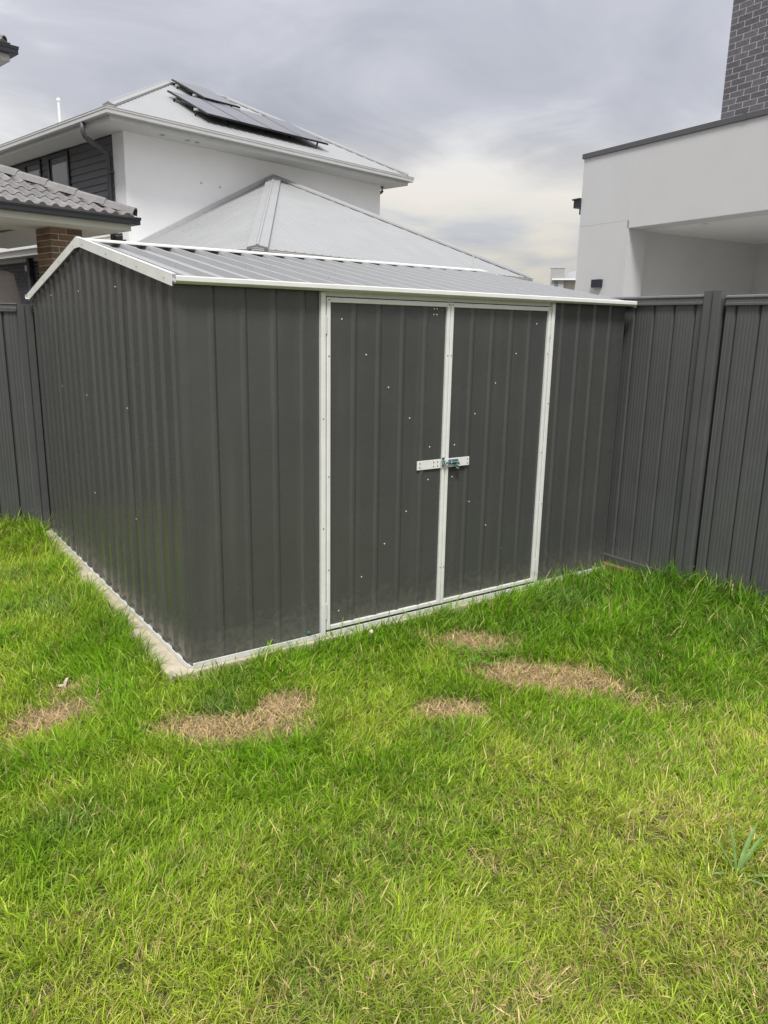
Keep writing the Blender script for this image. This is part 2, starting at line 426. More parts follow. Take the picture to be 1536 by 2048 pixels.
# rounded corner fold
mb = MB(); n = 6
prof = [(0.018*(1-cos(pi/2*i/n))-0.0015, 0.018*(1-sin(pi/2*i/n))-0.0015) for i in range(n+1)]
prof = [(-0.0015, 0.05)] + [(p[0], p[1]) for p in prof] + [(0.05, -0.0015)]
for z in (0.004, 1.80):
    for p in prof: mb.v.append((p[0], p[1], z))
k = len(prof)
for i in range(k-1): mb.f.append((i, i+1, k+i+1, k+i))
cf = add('corner_fold', mb, M['charcoal'], shed, smooth=True)
for z in (1.76, 1.176, 0.574, 0.03): rivet(cf, (0.0035, 0.0035, z), -pi/4)
# corner angle on the right front corner
add('corner_fold', MB().box(SL-0.02, SL+0.002, -0.0035, 0.02, 0.004, 1.80), M['charcoal'], shed)
# base channel: white, front in three lengths, sides
for a, b, h in ((0.0, 0.712, 0.024), (0.748, 2.310, 0.022), (2.350, SL, 0.026)):
    mb = MB().box(a, b, -0.024, -0.0205, 0.0, h).box(a, b, -0.0205, 0.012, 0.0, 0.003).box(a, b, -0.0205, -0.016, h-0.004, h)
    add('base_channel', mb, M['white_trim'], shed)
mb = MB().box(-0.026, -0.0215, 0.0, SD, 0.0, 0.022).box(-0.0215, 0.012, 0.0, SD, 0.0, 0.003)
add('base_channel', mb, M['white_trim'], shed)
add('base_channel', MB().box(SL+0.0215, SL+0.026, 0.0, SD, 0.0, 0.022), M['white_trim'], shed)
# door jambs and header
for a, b in ((0.716, 0.7425), (2.3165, 2.343)):
    add('door_jamb', MB().box(a, b, -0.022, 0.02, 0.0, 1.785), M['white_trim'], shed, bevel=0.003)
hd = add('door_header', MB().box(0.714, 2.346, -0.018, 0.02, 1.787, 1.805).box(0.7445, 2.3145, -0.006, 0.02, 1.766, 1.787), M['white_trim'], shed)
# doors
def make_door(x0, x1, ribs, rivs, frame_screws, hinge_x):
    d = add('door', sheet(rib_line(x0+0.004, x1-0.004, ribs, 0.0075, 0.012, 0.038), lambda s_, h, z: (s_, -0.006-h, z), 0.04, 1.756), M['charcoal'], shed)
    w = 0.0215
    for nm, bx in (('door_stile', (x0, x0+w, 0.032, 1.762)), ('door_stile', (x1-w, x1, 0.032, 1.762))):
        mb = MB().box(bx[0], bx[1], -0.021, 0.012, bx[2], bx[3])
        st = add(nm, mb, M['white_trim'], d, bevel=0.0035)
    for z0, z1 in ((1.737, 1.761), (0.033, 0.055)):
        add('door_rail', MB().box(x0+w+0.0005, x1-w-0.0005, -0.0195, 0.012, z0, z1), M['white_trim'], d, bevel=0.003)
    for x, z in rivs: rivet(d, (x, -0.0062, z))
    for x, z in frame_screws: rivet(d, (x, -0.0212, z), 0, screw_me, 'screw')
    for z in (1.63, 0.14):
        mb = MB().box(hinge_x-0.004, hinge_x+0.004, -0.024, -0.012, z-0.045, z+0.045)
        add('hinge', mb, M['gutter_grey'], d, bevel=0.003)
    return d
d1 = make_door(0.749, 1.5285, [0.915+0.1515*k for k in range(4)],
    [(0.842,1.659),(0.99,1.485),(1.134,1.315),(1.278,1.146),(1.423,0.978),(1.419,0.792),(1.27,0.626),(1.127,0.458),(0.977,0.292),(0.831,0.124),(1.424,1.726),(1.444,1.726),(1.424,1.696),(1.444,1.696)],
    [(0.760,1.749),(0.760,1.479),(0.760,0.872),(0.760,0.37),(1.518,1.479),(1.518,1.749),(1.518,0.26)], 0.7465)
d2 = make_door(1.5315, 2.3105, [1.702+0.149*k for k in range(4)],
    [(2.206,1.662),(2.05,1.488),(1.897,1.32),(1.748,1.148),(1.603,0.977),(1.595,0.792),(1.734,0.629),(1.876,0.466),(2.016,0.302),(2.157,0.145)],
    [(1.542,1.479),(1.542,1.749),(2.300,1.749),(2.300,1.486),(2.300,0.883),(1.542,0.26)], 2.3128)
jamb_scr = [(0.728,1.171),(0.728,0.60),(2.331,1.186),(2.331,0.55)]
for x, z in jamb_scr: rivet(hd, (x, -0.0222, z), 0, screw_me, 'screw')
# latch plates and pad bolt
p1 = add('latch_plate', MB().box(1.330, 1.4995, -0.0165, -0.0135, 0.853, 0.905), M['white_trim'], d1, bevel=0.002)
p1b = add('latch_plate', MB().box(1.4995, 1.5275, -0.0245, -0.0215, 0.855, 0.905), M['white_trim'], d1, bevel=0.001)
p2 = add('latch_plate', MB().box(1.5325, 1.704, -0.0245, -0.0215, 0.855, 0.906), M['white_trim'], d2, bevel=0.002)
for x in (1.350, 1.448, 1.476):
    for z in (0.867, 0.890): rivet(d1, (x, -0.0167, z), 0, screw_me, 'screw')
for x in (1.690,):
    for z in (0.868, 0.892): rivet(d2, (x, -0.0247, z), 0, screw_me, 'screw')
mb = MB()
mb.box(1.546, 1.618, -0.0275, -0.0247, 0.868, 0.899)                               # back plate
mb.tube([(1.500, -0.038, 0.884), (1.606, -0.038, 0.884)], 0.0055, 10)              # sliding bar
for x in (1.556, 1.603):                                                           # staples round the bar
    mb.tube([(x, -0.026, 0.898), (x, -0.044, 0.895), (x, -0.0475, 0.884), (x, -0.044, 0.873), (x, -0.026, 0.870)], 0.0042, 8)
mb.box(1.590, 1.6175, -0.042, -0.0385, 0.853, 0.880)                               # hasp tongue
mb.tube([(1.601, -0.040, 0.870), (1.608, -0.052, 0.862), (1.612, -0.044, 0.850), (1.604, -0.040, 0.846), (1.596, -0.042, 0.852)], 0.0042, 8)
add('pad_bolt', mb, M['hasp'], d2, smooth=False)
mb = MB()
mb.box(1.500, 1.517, -0.0272, -0.0247, 0.862, 0.914)
mb.tube([(1.508, -0.026, 0.897), (1.508, -0.046, 0.893), (1.508, -0.048, 0.884), (1.508, -0.046, 0.875), (1.508, -0.026, 0.871)], 0.004, 8)
add('bolt_keeper', mb, M['hasp'], d1)
# bent bolt on the foot of the left front sheet
mb = MB().box(0.630, 0.654, -0.016, -0.0085, 0.034, 0.050).tube([(0.642,-0.014,0.042),(0.642,-0.03,0.042)], 0.006, 8)
add('anchor_bracket', mb, M['hasp'], shed)

# roof: four sheets each side, ribs run up the slope
RH = 0.027
def roof_sheets(sign):
    ye = -OV if sign < 0 else SD+OV
    for i in range(4):
        a, b = -0.018 + i*0.7625, -0.018 + (i+1)*0.7625 + 0.001
        ribs = [c for c in (0.045+0.1524*k for k in range(20)) if a+0.012 < c < b-0.012]
        pts = rib_line(a, b, ribs, RH, 0.016, 0.030)
        mb = MB(); n = len(pts); off = 0.0015*(i % 2)
        for t in (0, 1):
            y = ye*(1-t) + (RY + sign*0.006)*t
            for s_, h in pts: mb.v.append((s_, y, roof_z(y) + h + off))
        for j in range(n-1):
            q = (j, j+1, n+j+1, n+j); mb.f.append(q if sign < 0 else q[::-1])
        o = add('roof_sheet', mb, M['zinc'], shed); solid(o, 0.001)
        if sign < 0:
            for yy in (0.03, 0.74, 1.33):
                for c in ribs[::2]:
                    oo = add('roof_screw', screw_me, None, o); oo.location = (c+0.076, yy, roof_z(yy)+off+0.001); oo.rotation_euler = (-pi/2, 0, 0)
roof_sheets(-1); roof_sheets(1)
# foam closers: dark voids under the ridge cap between ribs come from the open sheet ends
mb = MB()
y0, y1 = RY-0.10, RY+0.10
zc_ = RZ+RH+0.003
def capz(y): return zc_ - slope*abs(y-RY)
for ya, yb in ((y0, RY), (RY, y1)):
    mb.hexa([(-0.034,ya,capz(ya)),(SL+0.034,ya,capz(ya)),(SL+0.034,yb,capz(yb)),(-0.034,yb,capz(yb)),
             (-0.034,ya,capz(ya)+0.002),(SL+0.034,ya,capz(ya)+0.002),(SL+0.034,yb,capz(yb)+0.002),(-0.034,yb,capz(yb)+0.002)])
mb.box(-0.034, SL+0.034, y0-0.001, y0+0.0005, capz(y0)-0.006, capz(y0)+0.002)
add('ridge_cap', mb, M['white_trim'], shed)
# barge trims on the gables
def barge(x_out, ya, yb, sgn):
    mb = MB()
    lift = RH+0.007 if sgn > 0 else 0.004
    za, zb = roof_z(ya)+lift, roof_z(yb)+lift
    xi = x_out + sgn*0.0025
    h = 0.040 + lift*0.25 if sgn > 0 else 0.014
    mb.hexa([(x_out,ya,za-h),(xi,ya,za-h),(xi,yb,zb-h),(x_out,yb,zb-h),(x_out,ya,za),(xi,ya,za),(xi,yb,zb),(x_out,yb,zb)])
    xt = x_out + sgn*0.020
    mb.hexa([(x_out,ya,za+0.0005),(xt,ya,za+0.0005),(xt,yb,zb+0.0005),(x_out,yb,zb+0.0005),(x_out,ya,za+0.003),(xt,ya,za+0.003),(xt,yb,zb+0.003),(x_out,yb,zb+0.003)])
    o = add('barge_trim', mb, M['white_trim'], shed)
    if sgn > 0:
        for t in (0.06, 0.30, 0.45, 0.62, 0.92):
            yy = ya+(yb-ya)*t; rivet(o, (x_out-0.0003, yy, roof_z(yy)+0.006), -pi/2, screw_me, 'screw')
    return o
barge(-0.036, -OV-0.004, RY-0.0005, 1); barge(-0.036, RY+0.0005, SD+OV, 1)
barge(SL+0.036, -OV-0.004, RY-0.0005, -1); barge(SL+0.036, RY+0.0005, SD+OV, -1)
add('barge_cap', MB().prism([(RY-0.052, zc_+0.003-slope*0.052),(RY, zc_+0.003),(RY+0.052, zc_+0.0035-slope*0.052),(RY+0.05, zc_-0.056),(RY-0.05, zc_-0.056)], 0, -0.0395, -0.0368), M['white_trim'], shed)
# eave trims, folded channel along the eave
def eave(y_out, sgn, x0, x1):
    zt = roof_z(-OV)+RH+0.0015
    mb = MB()
    q = lambda d: y_out+sgn*d
    prof = [(q(0.020), zt),(q(0.003), zt+0.0005),(q(0.0), zt-0.003),(q(0.0), zt-0.0205),(q(0.003), zt-0.0235),(q(0.017), zt-0.0315),(q(0.052), zt-0.0315),
            (q(0.052), zt-0.0295),(q(0.018), zt-0.0295),(q(0.006), zt-0.0225),(q(0.003), zt-0.0195),(q(0.003), zt-0.004),(q(0.020), zt-0.002)]
    mb.prism(prof if sgn > 0 else prof[::-1], 0, x0, x1)
    add('eave_trim', mb, M['white_trim'], shed)
eave(-0.068, 1, -0.018, SL+0.030); eave(SD+0.068, -1, -0.050, SL+0.030)

# ================================================================== FENCES
def fence_sheet(a, b, place, z0, z1, pitch=0.146, phase=0.0):
    """infill sheet: broad pans with fine swages, deep steps between"""
    pts = []; s_ = a; k = 0
    pat = [(0.0,0.0),(0.006,0.017),(0.030,0.0185)]
    x = 0.036
    while x < 0.112:
        pat += [(x,0.0185),(x+0.005,0.0175),(x+0.010,0.0175),(x+0.015,0.0185)]; x += 0.022
    pat += [(0.132,0.0185),(0.142,0.0)]
    t = a - phase
    while t < b:
        for u_, h in pat:
            if a <= t+u_ <= b: pts.append((t+u_, h))
        t += pitch
    return sheet(pts, place, z0, z1, 'fence_sheet')
FX = 3.105
fr = thing('metal_fence', 'dark grey ribbed metal fence along the right side of the lawn', 'fence', (FX, 0, 0))
def fr_panel(ya, yb, ph, dz):
    n = max(1, round((yb-ya)/0.74)); st = (yb-ya)/n
    for i in range(n):
        o = add('fence_sheet', fence_sheet(-(yb-i*st), -(yb-(i+1)*st), lambda s_, h, z: (-h+0.006, -s_, z), 0.075+dz, 1.825+dz, phase=ph), M['fence'], fr)
    mb = MB()     # grooved top rail
    z1 = 1.853+dz
    prof = [(-0.030, z1-0.058),(-0.030, z1-0.046),(-0.026, z1-0.043),(-0.026, z1-0.031),(-0.023, z1-0.029),(-0.023, z1-0.018),(-0.030, z1-0.016),(-0.030, z1-0.012),(-0.026, z1-0.004),(-0.018, z1),(0.026, z1),(0.030, z1-0.004),(0.030, z1-0.058),(0.020, z1-0.058),(0.020,z1-0.012),(-0.018,z1-0.012),(-0.018,z1-0.058)]
    mb.prism(prof, 1, ya, yb)
    add('top_rail', mb, M['fencetop'], fr)
    add('bottom_rail', MB().box(-0.030, 0.030, ya, yb, 0.0+dz, 0.088+dz), M['fencetop'], fr, bevel=0.004)
def fr_post(y, zt):
    prof = [(-0.036, y-0.055),(-0.036, y-0.008),(-0.026, y-0.005),(-0.026, y+0.005),(-0.036, y+0.008),(-0.036, y+0.052),(-0.030,y+0.056),(0.034, y+0.056),(0.034, y-0.056),(-0.030,y-0.058)]
    mb = MB().prism([(p[0], p[1]) for p in prof], 2, -0.15, zt)
    add('post', mb, M['fence'], fr)
fr_post(-0.578, 1.872)
fr_post(1.84, 1.872); fr_post(-2.99, 1.872)
fr_panel(-0.52, 1.78, 0.02, 0.0); fr_panel(-2.93, -0.665, 0.08, -0.008); fr_panel(1.90, 3.05, 0.0, 0.0); fr_panel(-5.4, -3.05, 0.0, -0.008)
add('gap_shade', MB().box(0.012, 0.03, -0.664, -0.636, 0.0, 1.83), M['black'], fr)  # black strip stands in for the shade inside the gap by the post
FY = 3.125
fl = thing('metal_fence', 'dark grey ribbed metal fence behind the shed at the left edge', 'fence', (0, FY, 0))
def fl_panel(xa, xb, ph, top):
    n = max(1, round((xb-xa)/0.74)); st = (xb-xa)/n
    for i in range(n):
        add('fence_sheet', fence_sheet(xa+i*st, xa+(i+1)*st, lambda s_, h, z: (s_, 0.006-h, z), 0.07, top-0.06, phase=ph), M['fence'], fl)
    mb = MB()
    z1 = top
    prof = [(-0.030, z1-0.052),(-0.030, z1-0.034),(-0.024, z1-0.028),(-0.024, z1-0.012),(-0.029, z1-0.006),(-0.026, z1),(0.026, z1),(0.030, z1-0.006),(0.030, z1-0.052)]
    mb.prism(prof, 0, xa, xb)
    add('top_rail', mb, M['fencetop'], fl)
    add('bottom_rail', MB().box(xa, xb, -0.030, 0.030, 0.0, 0.085), M['fencetop'], fl, bevel=0.004)
def fl_post(x, zt):
    prof = [(x-0.052,-0.036),(x-0.006,-0.036),(x-0.004,-0.026),(x+0.004,-0.026),(x+0.006,-0.036),(x+0.052,-0.036),(x+0.055,0.034),(x-0.055,0.034)]
    add('post', MB().prism(prof, 2, -0.15, zt), M['fence'], fl)
fl_post(-2.45, 1.775); fl_post(-0.052, 1.752)
fl_panel(-2.394, -0.108, 0.06, 1.757); fl_panel(-4.6, -2.51, 0.0, 1.757); fl_panel(0.004, 3.06, 0.03, 1.757)
sl = add('timber_sleeper', MB().box(3.02, 3.068, -0.26, 3.0, -0.12, 0.040), M['timber'], bevel=0.006)
tag(sl, 'brown timber sleeper at the foot of the right fence beside the shed corner', 'sleeper')

# ================================================================== BRICKS AND TILES helpers
_brick = {}
def brick_mesh(lx, ly, lz, material):
    key = (round(lx,4), round(ly,4), round(lz,4), material.name)
    if key not in _brick:
        me = MB().box(-lx/2, lx/2, -ly/2, ly/2, -lz/2, lz/2).mesh('brick'); me.materials.append(material); _brick[key] = me
    return _brick[key]
def brick(parent, x, y, z, lx, ly, lz, material):
    o = bpy.data.objects.new('brick', brick_mesh(lx, ly, lz, material)); COL.objects.link(o); o.parent = parent
    o.location = (x, y, z); o.rotation_euler = (R.uniform(-.004,.004), R.uniform(-.004,.004), R.uniform(-.004,.004)); return o

# ================================================================== TILED BRICK HOUSE (left)
HQ = (1.39, 8.763, 0.0); HR = radians(12)
bh = thing('brick_house', 'brown brick house with grey tiled roof and black gutters at the left edge', 'house', HQ, HR)
# pier under the verandah roof, 470 mm square, pinwheel courses
pier = add('brick_pillar', MB().box(0.004, 0.466, 0.004, 0.466, -0.14, 2.95), M['mortar'], bh)
z = 2.945-0.038; row = 0
while z > 1.2:
    if row % 2 == 0:
        for x in (0.115, 0.355):
            for y in (0.055, 0.415): brick(pier, x, y, z, 0.230, 0.110, 0.076, M['brick_brown'])
        for x in (0.055, 0.415): brick(pier, x, 0.235, z, 0.110, 0.230, 0.076, M['brick_brown'])
    else:
        for y in (0.115, 0.355):
            for x in (0.055, 0.415): brick(pier, x, y, z, 0.110, 0.230, 0.076, M['brick_brown'])
        for y in (0.055, 0.415): brick(pier, 0.235, y, z, 0.230, 0.110, 0.076, M['brick_brown'])
    z -= 0.086; row += 1
# verandah beam / fascia, soffit, gutter
add('fascia', MB().box(-7.0, 0.978, -0.50, -0.475, 2.952, 3.14).box(0.953, 0.978, -0.475, 4.0, 2.952, 3.14), M['fascia_cream'], bh)
add('soffit', MB().box(-7.0, 0.953, -0.474, 0.90, 2.955, 2.97).box(-0.10, 0.953, 0.90, 4.0, 2.955, 2.97).box(-7.0,-0.10,0.90,4.0,2.98,2.99), M['soffit'], bh)
def gutter(par, mt, pts, w=0.115, h=0.10, name='gutter', closed=False, d=None):
    """quad gutter swept along a polyline in plan; pts (x,y,z top); outward side on the right of travel"""
    prof = [(0.0, 0.0),(0.0,-h),(w*0.80,-h),(w*0.86,-h*0.92),(w*0.86,-h*0.42),(w*0.94,-h*0.34),(w*0.94,-h*0.06),(w,-h*0.02),(w,0.0),(w*0.97,0.003),(w*0.90,-0.004),(w*0.90,-h*0.3),(0.012,-h*0.55)]
    mb = MB(); n = len(prof); P = [Vector(p) for p in pts]
    for i, p in enumerate(P):
        da = (P[i]-P[i-1]).normalized() if i > 0 else None
        db = (P[i+1]-P[i]).normalized() if i < len(P)-1 else None
        na = Vector((da.y,-da.x,0)) if da else None; nb = Vector((db.y,-db.x,0)) if db else None
        if na and nb:
            nn = (na+nb).normalized(); nn = nn/max(0.3, nn.dot(na))
        else: nn = na or nb
        for a, b_ in prof: mb.v.append(tuple(p + nn*a + Vector((0,0,b_))))
    for i in range(len(P)-1):
        for j in range(n):
            mb.f.append((i*n+j, i*n+(j+1)%n, (i+1)*n+(j+1)%n, (i+1)*n+j))
    mb.f.append(tuple(range(n))); mb.f.append(tuple(range((len(P)-1)*n, len(P)*n))[::-1])
    return add(name, mb, M[mt], par)
gutter(bh, 'gutter_black', [(-7.0,-0.501,3.136),(0.979,-0.501,3.136),(0.979,4.0,3.136)])
# tiled roof: deck plus single tiles on the slope towards us
PT = radians(22.5); tp = tan(PT)
EU, EV, EZ2 = 0.985, -0.575, 3.135           # tile line corner
roofd = MB()
A = 6.5
roofd.quad((-8.0, EV, EZ2), (EU, EV, EZ2), (EU-A, EV+A, EZ2+A*tp), (-8.0, EV+A, EZ2+A*tp))
roofd.quad((EU, EV, EZ2), (EU, 4.2, EZ2), (EU-A, 4.2+0.01, EZ2+A*tp), (EU-A, EV+A, EZ2+A*tp))
roof = add('roof', roofd, M['tile'], bh)
TW, TL = 0.344, 0.335                      # cover width, cover length along the slope
def tile_profile(u_):                      # two rolls per tile
    t = (u_ % 0.172)/0.172
    return 0.038*max(0.0, sin(pi*min(1.0, t/0.62)))**0.85 if t < 0.62 else 0.0
NS = 12
def tile_geo(filled=False):
    mb = MB()
    for iv in (0, 1):
        for th in (0, 1):
            for i in range(NS+1):
                u_ = TW*i/NS
                zz = tile_profile(u_)*0.98 + (0.015 if iv == 0 else 0.0) - th*0.016 + 0.012
                if filled and th and iv == 0: zz = 0.0
                mb.v.append((u_, iv*(TL+0.05), zz))
    n = NS+1
    for i in range(NS):
        mb.f.append((i, i+1, 2*n+i+1, 2*n+i))
        mb.f.append((n+i, i, i+1, n+i+1)[::-1])
    return mb
tile_full = tile_geo().mesh('roof_tile'); tile_full.materials.append(M['tile'])
tile_eave = tile_geo(True).mesh('roof_tile'); tile_eave.materials.append(M['tile'])
for p in tile_full.polygons: p.use_smooth = False
def roof_tiles(par, corner, u_left, courses, u_right_edge=True):
    cu, cv, cz = corner
    for c in range(courses):
        sl_ = c*TL*cos(PT)
        v0 = cv - 0.04 + sl_; z0 = cz - 0.04*tp + sl_*tp + 0.004
        u0 = cu - 0.012 - (0.0)
        kmax = int((u0-u_left)/TW)+1
        for k_ in range(kmax):
            ua = u0 - (k_+1)*TW
            lim = lambda v: cu - (v - cv) - 0.01          # hip line in plan
            if ua > lim(v0): continue
            if ua+TW > lim(v0+TL+0.05):
                mb = tile_geo(c == 0)
                nv_ = []
                for (x, y, zz) in mb.v:
                    v_ = v0 + y*cos(PT)
                    nv_.append((min(x, max(lim(v_)-ua, 0.0)), y, zz))
                mb.v = nv_
                o = add('roof_tile', mb, M['tile'], par)
            else:
                o = bpy.data.objects.new('roof_tile', tile_eave if c == 0 else tile_full); COL.objects.link(o); o.parent = par
            o.location = (ua, v0, z0); o.rotation_euler = (PT + R.uniform(-.006,.006), 0, 0)
roof_tiles(roof, (EU, EV, EZ2), -2.6, 11)
# hip caps: angular capping tiles lapped up the hip
def hip_caps(par, corner, n, ln=0.42):
    cu, cv, cz = corner
    d = Vector((-1, 1, tp)).normalized()
    side = Vector((1, 1, 0)).normalized()
    upv = side.cross(d); upv = -upv if upv.z < 0 else upv
    for i in range(n):
        a = Vector((cu, cv, cz+0.075)) + d*(i*ln-0.03)
        b_ = a + d*(ln+0.04)
        mb = MB(); sec = [(-0.125,-0.055),(-0.085,0.022),(-0.035,0.048),(0.035,0.048),(0.085,0.022),(0.125,-0.055)]
        for p, lift in ((a, 0.018), (b_, 0.0)):
            for s_, h in sec: mb.v.append(tuple(p + side*s_ + upv*(h+lift)))
            for s_, h in sec: mb.v.append(tuple(p + side*s_*0.88 + upv*(h+lift-0.016)))
        k_ = len(sec)
        for j in range(k_-1):
            mb.f.append((j, j+1, 2*k_+j+1, 2*k_+j)); mb.f.append((k_+j, j, j+1, k_+j+1)[::-1])
        add('hip_tile', mb, M['tile'], par)
hip_caps(roof, (EU, EV, EZ2), 14)
mb = MB()  # mortar bedding closing the hip foot
mb.prism([(-0.09, 3.155), (0.085, 3.155), (0.07, 3.225), (0.0, 3.262), (-0.07, 3.225)], 1, -0.02, 0.03)
o = add('hip_bedding', mb, M['mortar'], roof); o.location = (EU-0.03, EV+0.03, 0); o.rotation_euler = (0,0,radians(45))
# upper storey with its own eave (only its corner shows at the left edge)
add('upper_wall', MB().box(-7.5, 0.22, 2.95, 9.0, 3.0, 5.72), M['render_grey'], bh)
uU, uV, uZ = 0.715, 2.51, 5.925
add('upper_fascia', MB().box(-7.5, uU-0.02, uV+0.005, uV+0.03, 5.72, 5.87).box(uU-0.045, uU-0.02, uV+0.03, 9.0, 5.72, 5.87), M['gutter_grey'], bh)
add('upper_soffit', MB().box(-7.5, uU-0.045, uV+0.03, 9.0, 5.722, 5.735), M['soffit'], bh)
gutter(bh, 'gutter_black', [(-7.5,uV,5.934),(uU-0.018,uV,5.934),(uU-0.018,9.0,5.934)], 0.115, 0.115, 'upper_gutter')
mb = MB(); A2 = 3.0
mb.quad((-7.5, uV-0.06, 5.95), (uU, uV-0.06, 5.95), (uU-A2, uV-0.06+A2, 5.95+A2*tp), (-7.5, uV-0.06+A2, 5.95+A2*tp))
mb.quad((uU, uV-0.06, 5.95), (uU, 9.0, 5.95), (uU-A2, 9.0, 5.95+A2*tp), (uU-A2, uV-0.06+A2, 5.95+A2*tp))
ur = add('upper_roof', mb, M['tile'], bh)
roof_tiles(ur, (uU-0.02, uV-0.05, 5.95), -0.6, 3)
hip_caps(ur, (uU-0.10, uV+0.03, 5.945), 6)
# house wall behind the verandah
add('house_wall', MB().box(-7.0, -1.6, 0.9, 6.0, -0.14, 3.0), M['brick_brown'], bh)

# covered barbecue standing on the verandah
def cover_mesh():
    mb = MB(); nu, nvv = 48, 26
    rr = random.Random(4); ph = [rr.uniform(0, 6.28) for _ in range(6)]
    for j in range(nvv+1):
        t = j/nvv
        for i in range(nu):
            a = 2*pi*i/nu
            # rounded box outline flaring towards the hem
            ca, sa = cos(a), sin(a)
            k_ = 1/((abs(ca)**8 + abs(sa)**8)**0.125)
            if t < 0.18:
                q = t/0.18; fx = 0.94*q + 0.02; zz = 1.0 - 0.03*q**3
            else:
                q = (t-0.18)/0.82; fx = 0.96 + 0.26*q**0.9; zz = 0.97 - 0.97*q
            fold = (0.020*sin(7*a+ph[0]+1.2*t) + 0.014*sin(13*a+ph[1]-0.8*t) + 0.008*sin(23*a+ph[2]))*max(0, (t-0.15))*2.3
            mb.v.append((ca*k_*(0.60*fx+fold), sa*k_*(0.34*fx+fold), zz*1.10 + 0.012*sin(5*a+ph[3])*t + 0.02*sin(3*ca*4+ph[4])*(1-t)))
    for j in range(nvv):
        for i in range(nu):
            mb.f.append((j*nu+i, j*nu+(i+1)%nu, (j+1)*nu+(i+1)%nu, (j+1)*nu+i)[::-1])
    mb.f.append(tuple(range(nu)))
    return mb
cb = Matrix.Rotation(HR, 4, 'Z') @ Vector((-0.80, 1.05, 0)) + Vector(HQ)
cv_ = add('covered_barbecue', cover_mesh(), M['cloth'], None, smooth=True)
cv_.location = (cb.x, cb.y, 1.27); cv_.rotation_euler = (0, 0, HR+0.06)
tag(cv_, 'taupe grey fabric cover draped over a barbecue behind the left fence', 'barbecue cover')
add('verandah_floor', MB().box(-7.0, 0.95, -0.45, 0.86, -0.14, 1.268).box(-1.58, 0.95, 0.8605, 3.9, -0.14, 1.268), M['concrete'], bh)

# ================================================================== WHITE TWO-STOREY HOUSE
wh = thing('white_house', 'white two storey house with light grey metal roof and solar panels', 'house', HQ, HR)
WU0, WU1, WV = 3.259, 10.60, 3.683
add('wall', MB().box(WU0, WU1, WV, WV+0.25, -0.14, 5.42).box(WU0, WU0+0.25, WV+0.2505, 4.13, 3.45, 5.42), M['render_white'], wh)
add('side_wall', MB().box(WU0+0.03, WU0+0.25, 4.1305, 13.0, 3.54, 5.42), M['frame_dark'], wh)
add('side_wall', MB().box(WU0, WU0+0.25, 4.45, 13.0, 3.42, 3.90), M['soffit'], wh)
add('core_wall', MB().box(WU0+0.26, WU1, WV+0.26, 13.0, -0.14, 5.30), M['render_white'], wh)
# weatherboards
bz = 5.31
while bz > 3.91:
    mb = MB().hexa([(WU0-0.022,4.14,bz-0.139),(WU0+0.028,4.14,bz-0.139),(WU0+0.028,6.0,bz-0.139),(WU0-0.022,6.0,bz-0.139),
                    (WU0-0.004,4.14,bz),(WU0+0.028,4.14,bz),(WU0+0.028,6.0,bz),(WU0-0.004,6.0,bz)])
    add('weatherboard', mb, M['board'], wh)
    mb = MB().hexa([(WU0-0.022,7.06,bz-0.139),(WU0+0.028,7.06,bz-0.139),(WU0+0.028,7.40,bz-0.139),(WU0-0.022,7.40,bz-0.139),
                    (WU0-0.004,7.06,bz),(WU0+0.028,7.06,bz),(WU0+0.028,7.40,bz),(WU0-0.004,7.40,bz)])
    add('weatherboard', mb, M['board'], wh)
    bz -= 0.1412
def window(va, vb, z0, z1, mull=()):
    f_ = 0.07
    mb = MB().box(WU0-0.05, WU0+0.02, va, va+f_, z0, z1).box(WU0-0.05, WU0+0.02, vb-f_, vb, z0, z1)
    mb.box(WU0-0.05, WU0+0.02, va+f_, vb-f_, z1-f_, z1).box(WU0-0.05, WU0+0.02, va+f_, vb-f_, z0, z0+f_)
    w = add('window', mb, M['frame_dark'], wh)
    edges = [va+f_] + list(mull) + [vb-f_]
    for i in range(len(edges)-1):
        a, b_ = edges[i], edges[i+1]
        if i > 0:
            add('mullion', MB().box(WU0-0.045, WU0+0.02, a-0.07, a+0.07, z0+f_, z1-f_), M['frame_dark'], w)
        ga, gb = a+(0.07 if i else 0), b_-(0.07 if i < len(edges)-2 else 0)
        add('pane', MB().box(WU0-0.012, WU0-0.006, ga, gb, z0+f_, z1-f_), M['glass'], w)
        add('grey_infill', MB().box(WU0+0.0, WU0+0.006, ga+0.01, gb-0.01, z0+f_, z1-0.40), M['grey_infill'], w)  # grey sheet put in for the pale sky reflection below the dark band
    return w
window(6.02, 7.04, 3.92, 5.28)
window(7.42, 10.2, 3.92, 5.28, (8.32, 9.3))
# eaves
add('soffit', MB().box(2.69, 11.0, 3.085, WV-0.002, 5.335, 5.35).box(2.69, WU0-0.002, WV-0.0015, 13.5, 5.335, 5.35).box(WU1+.001, 11.0, WV-.0015, 13.5, 5.335, 5.35), M['soffit'], wh)
add('fascia', MB().box(2.67, 11.02, 3.075, 3.084, 5.325, 5.47).box(2.665, 2.689, 3.0845, 13.5, 5.325, 5.47).box(11.001, 11.02, 3.0845, 13.5, 5.325, 5.47), M['gutter_grey'], wh)
gutter(wh, 'gutter_grey', [(2.664,13.5,5.53),(2.664,3.074,5.53),(11.021,3.074,5.53),(11.021,13.5,5.53)], 0.12, 0.12)
for u_, v_ in ((3.933,3.36),(4.518,3.36),(4.745,3.36)):
    mb = MB().tube([(u_, v_, 5.3345), (u_, v_, 5.328)], 0.062, 20)
    dl = add('downlight', mb, M['gutter_grey'], wh)
    add('downlight_lens', MB().tube([(u_, v_, 5.3275), (u_, v_, 5.324)], 0.045, 20), M['grey_infill'], dl)
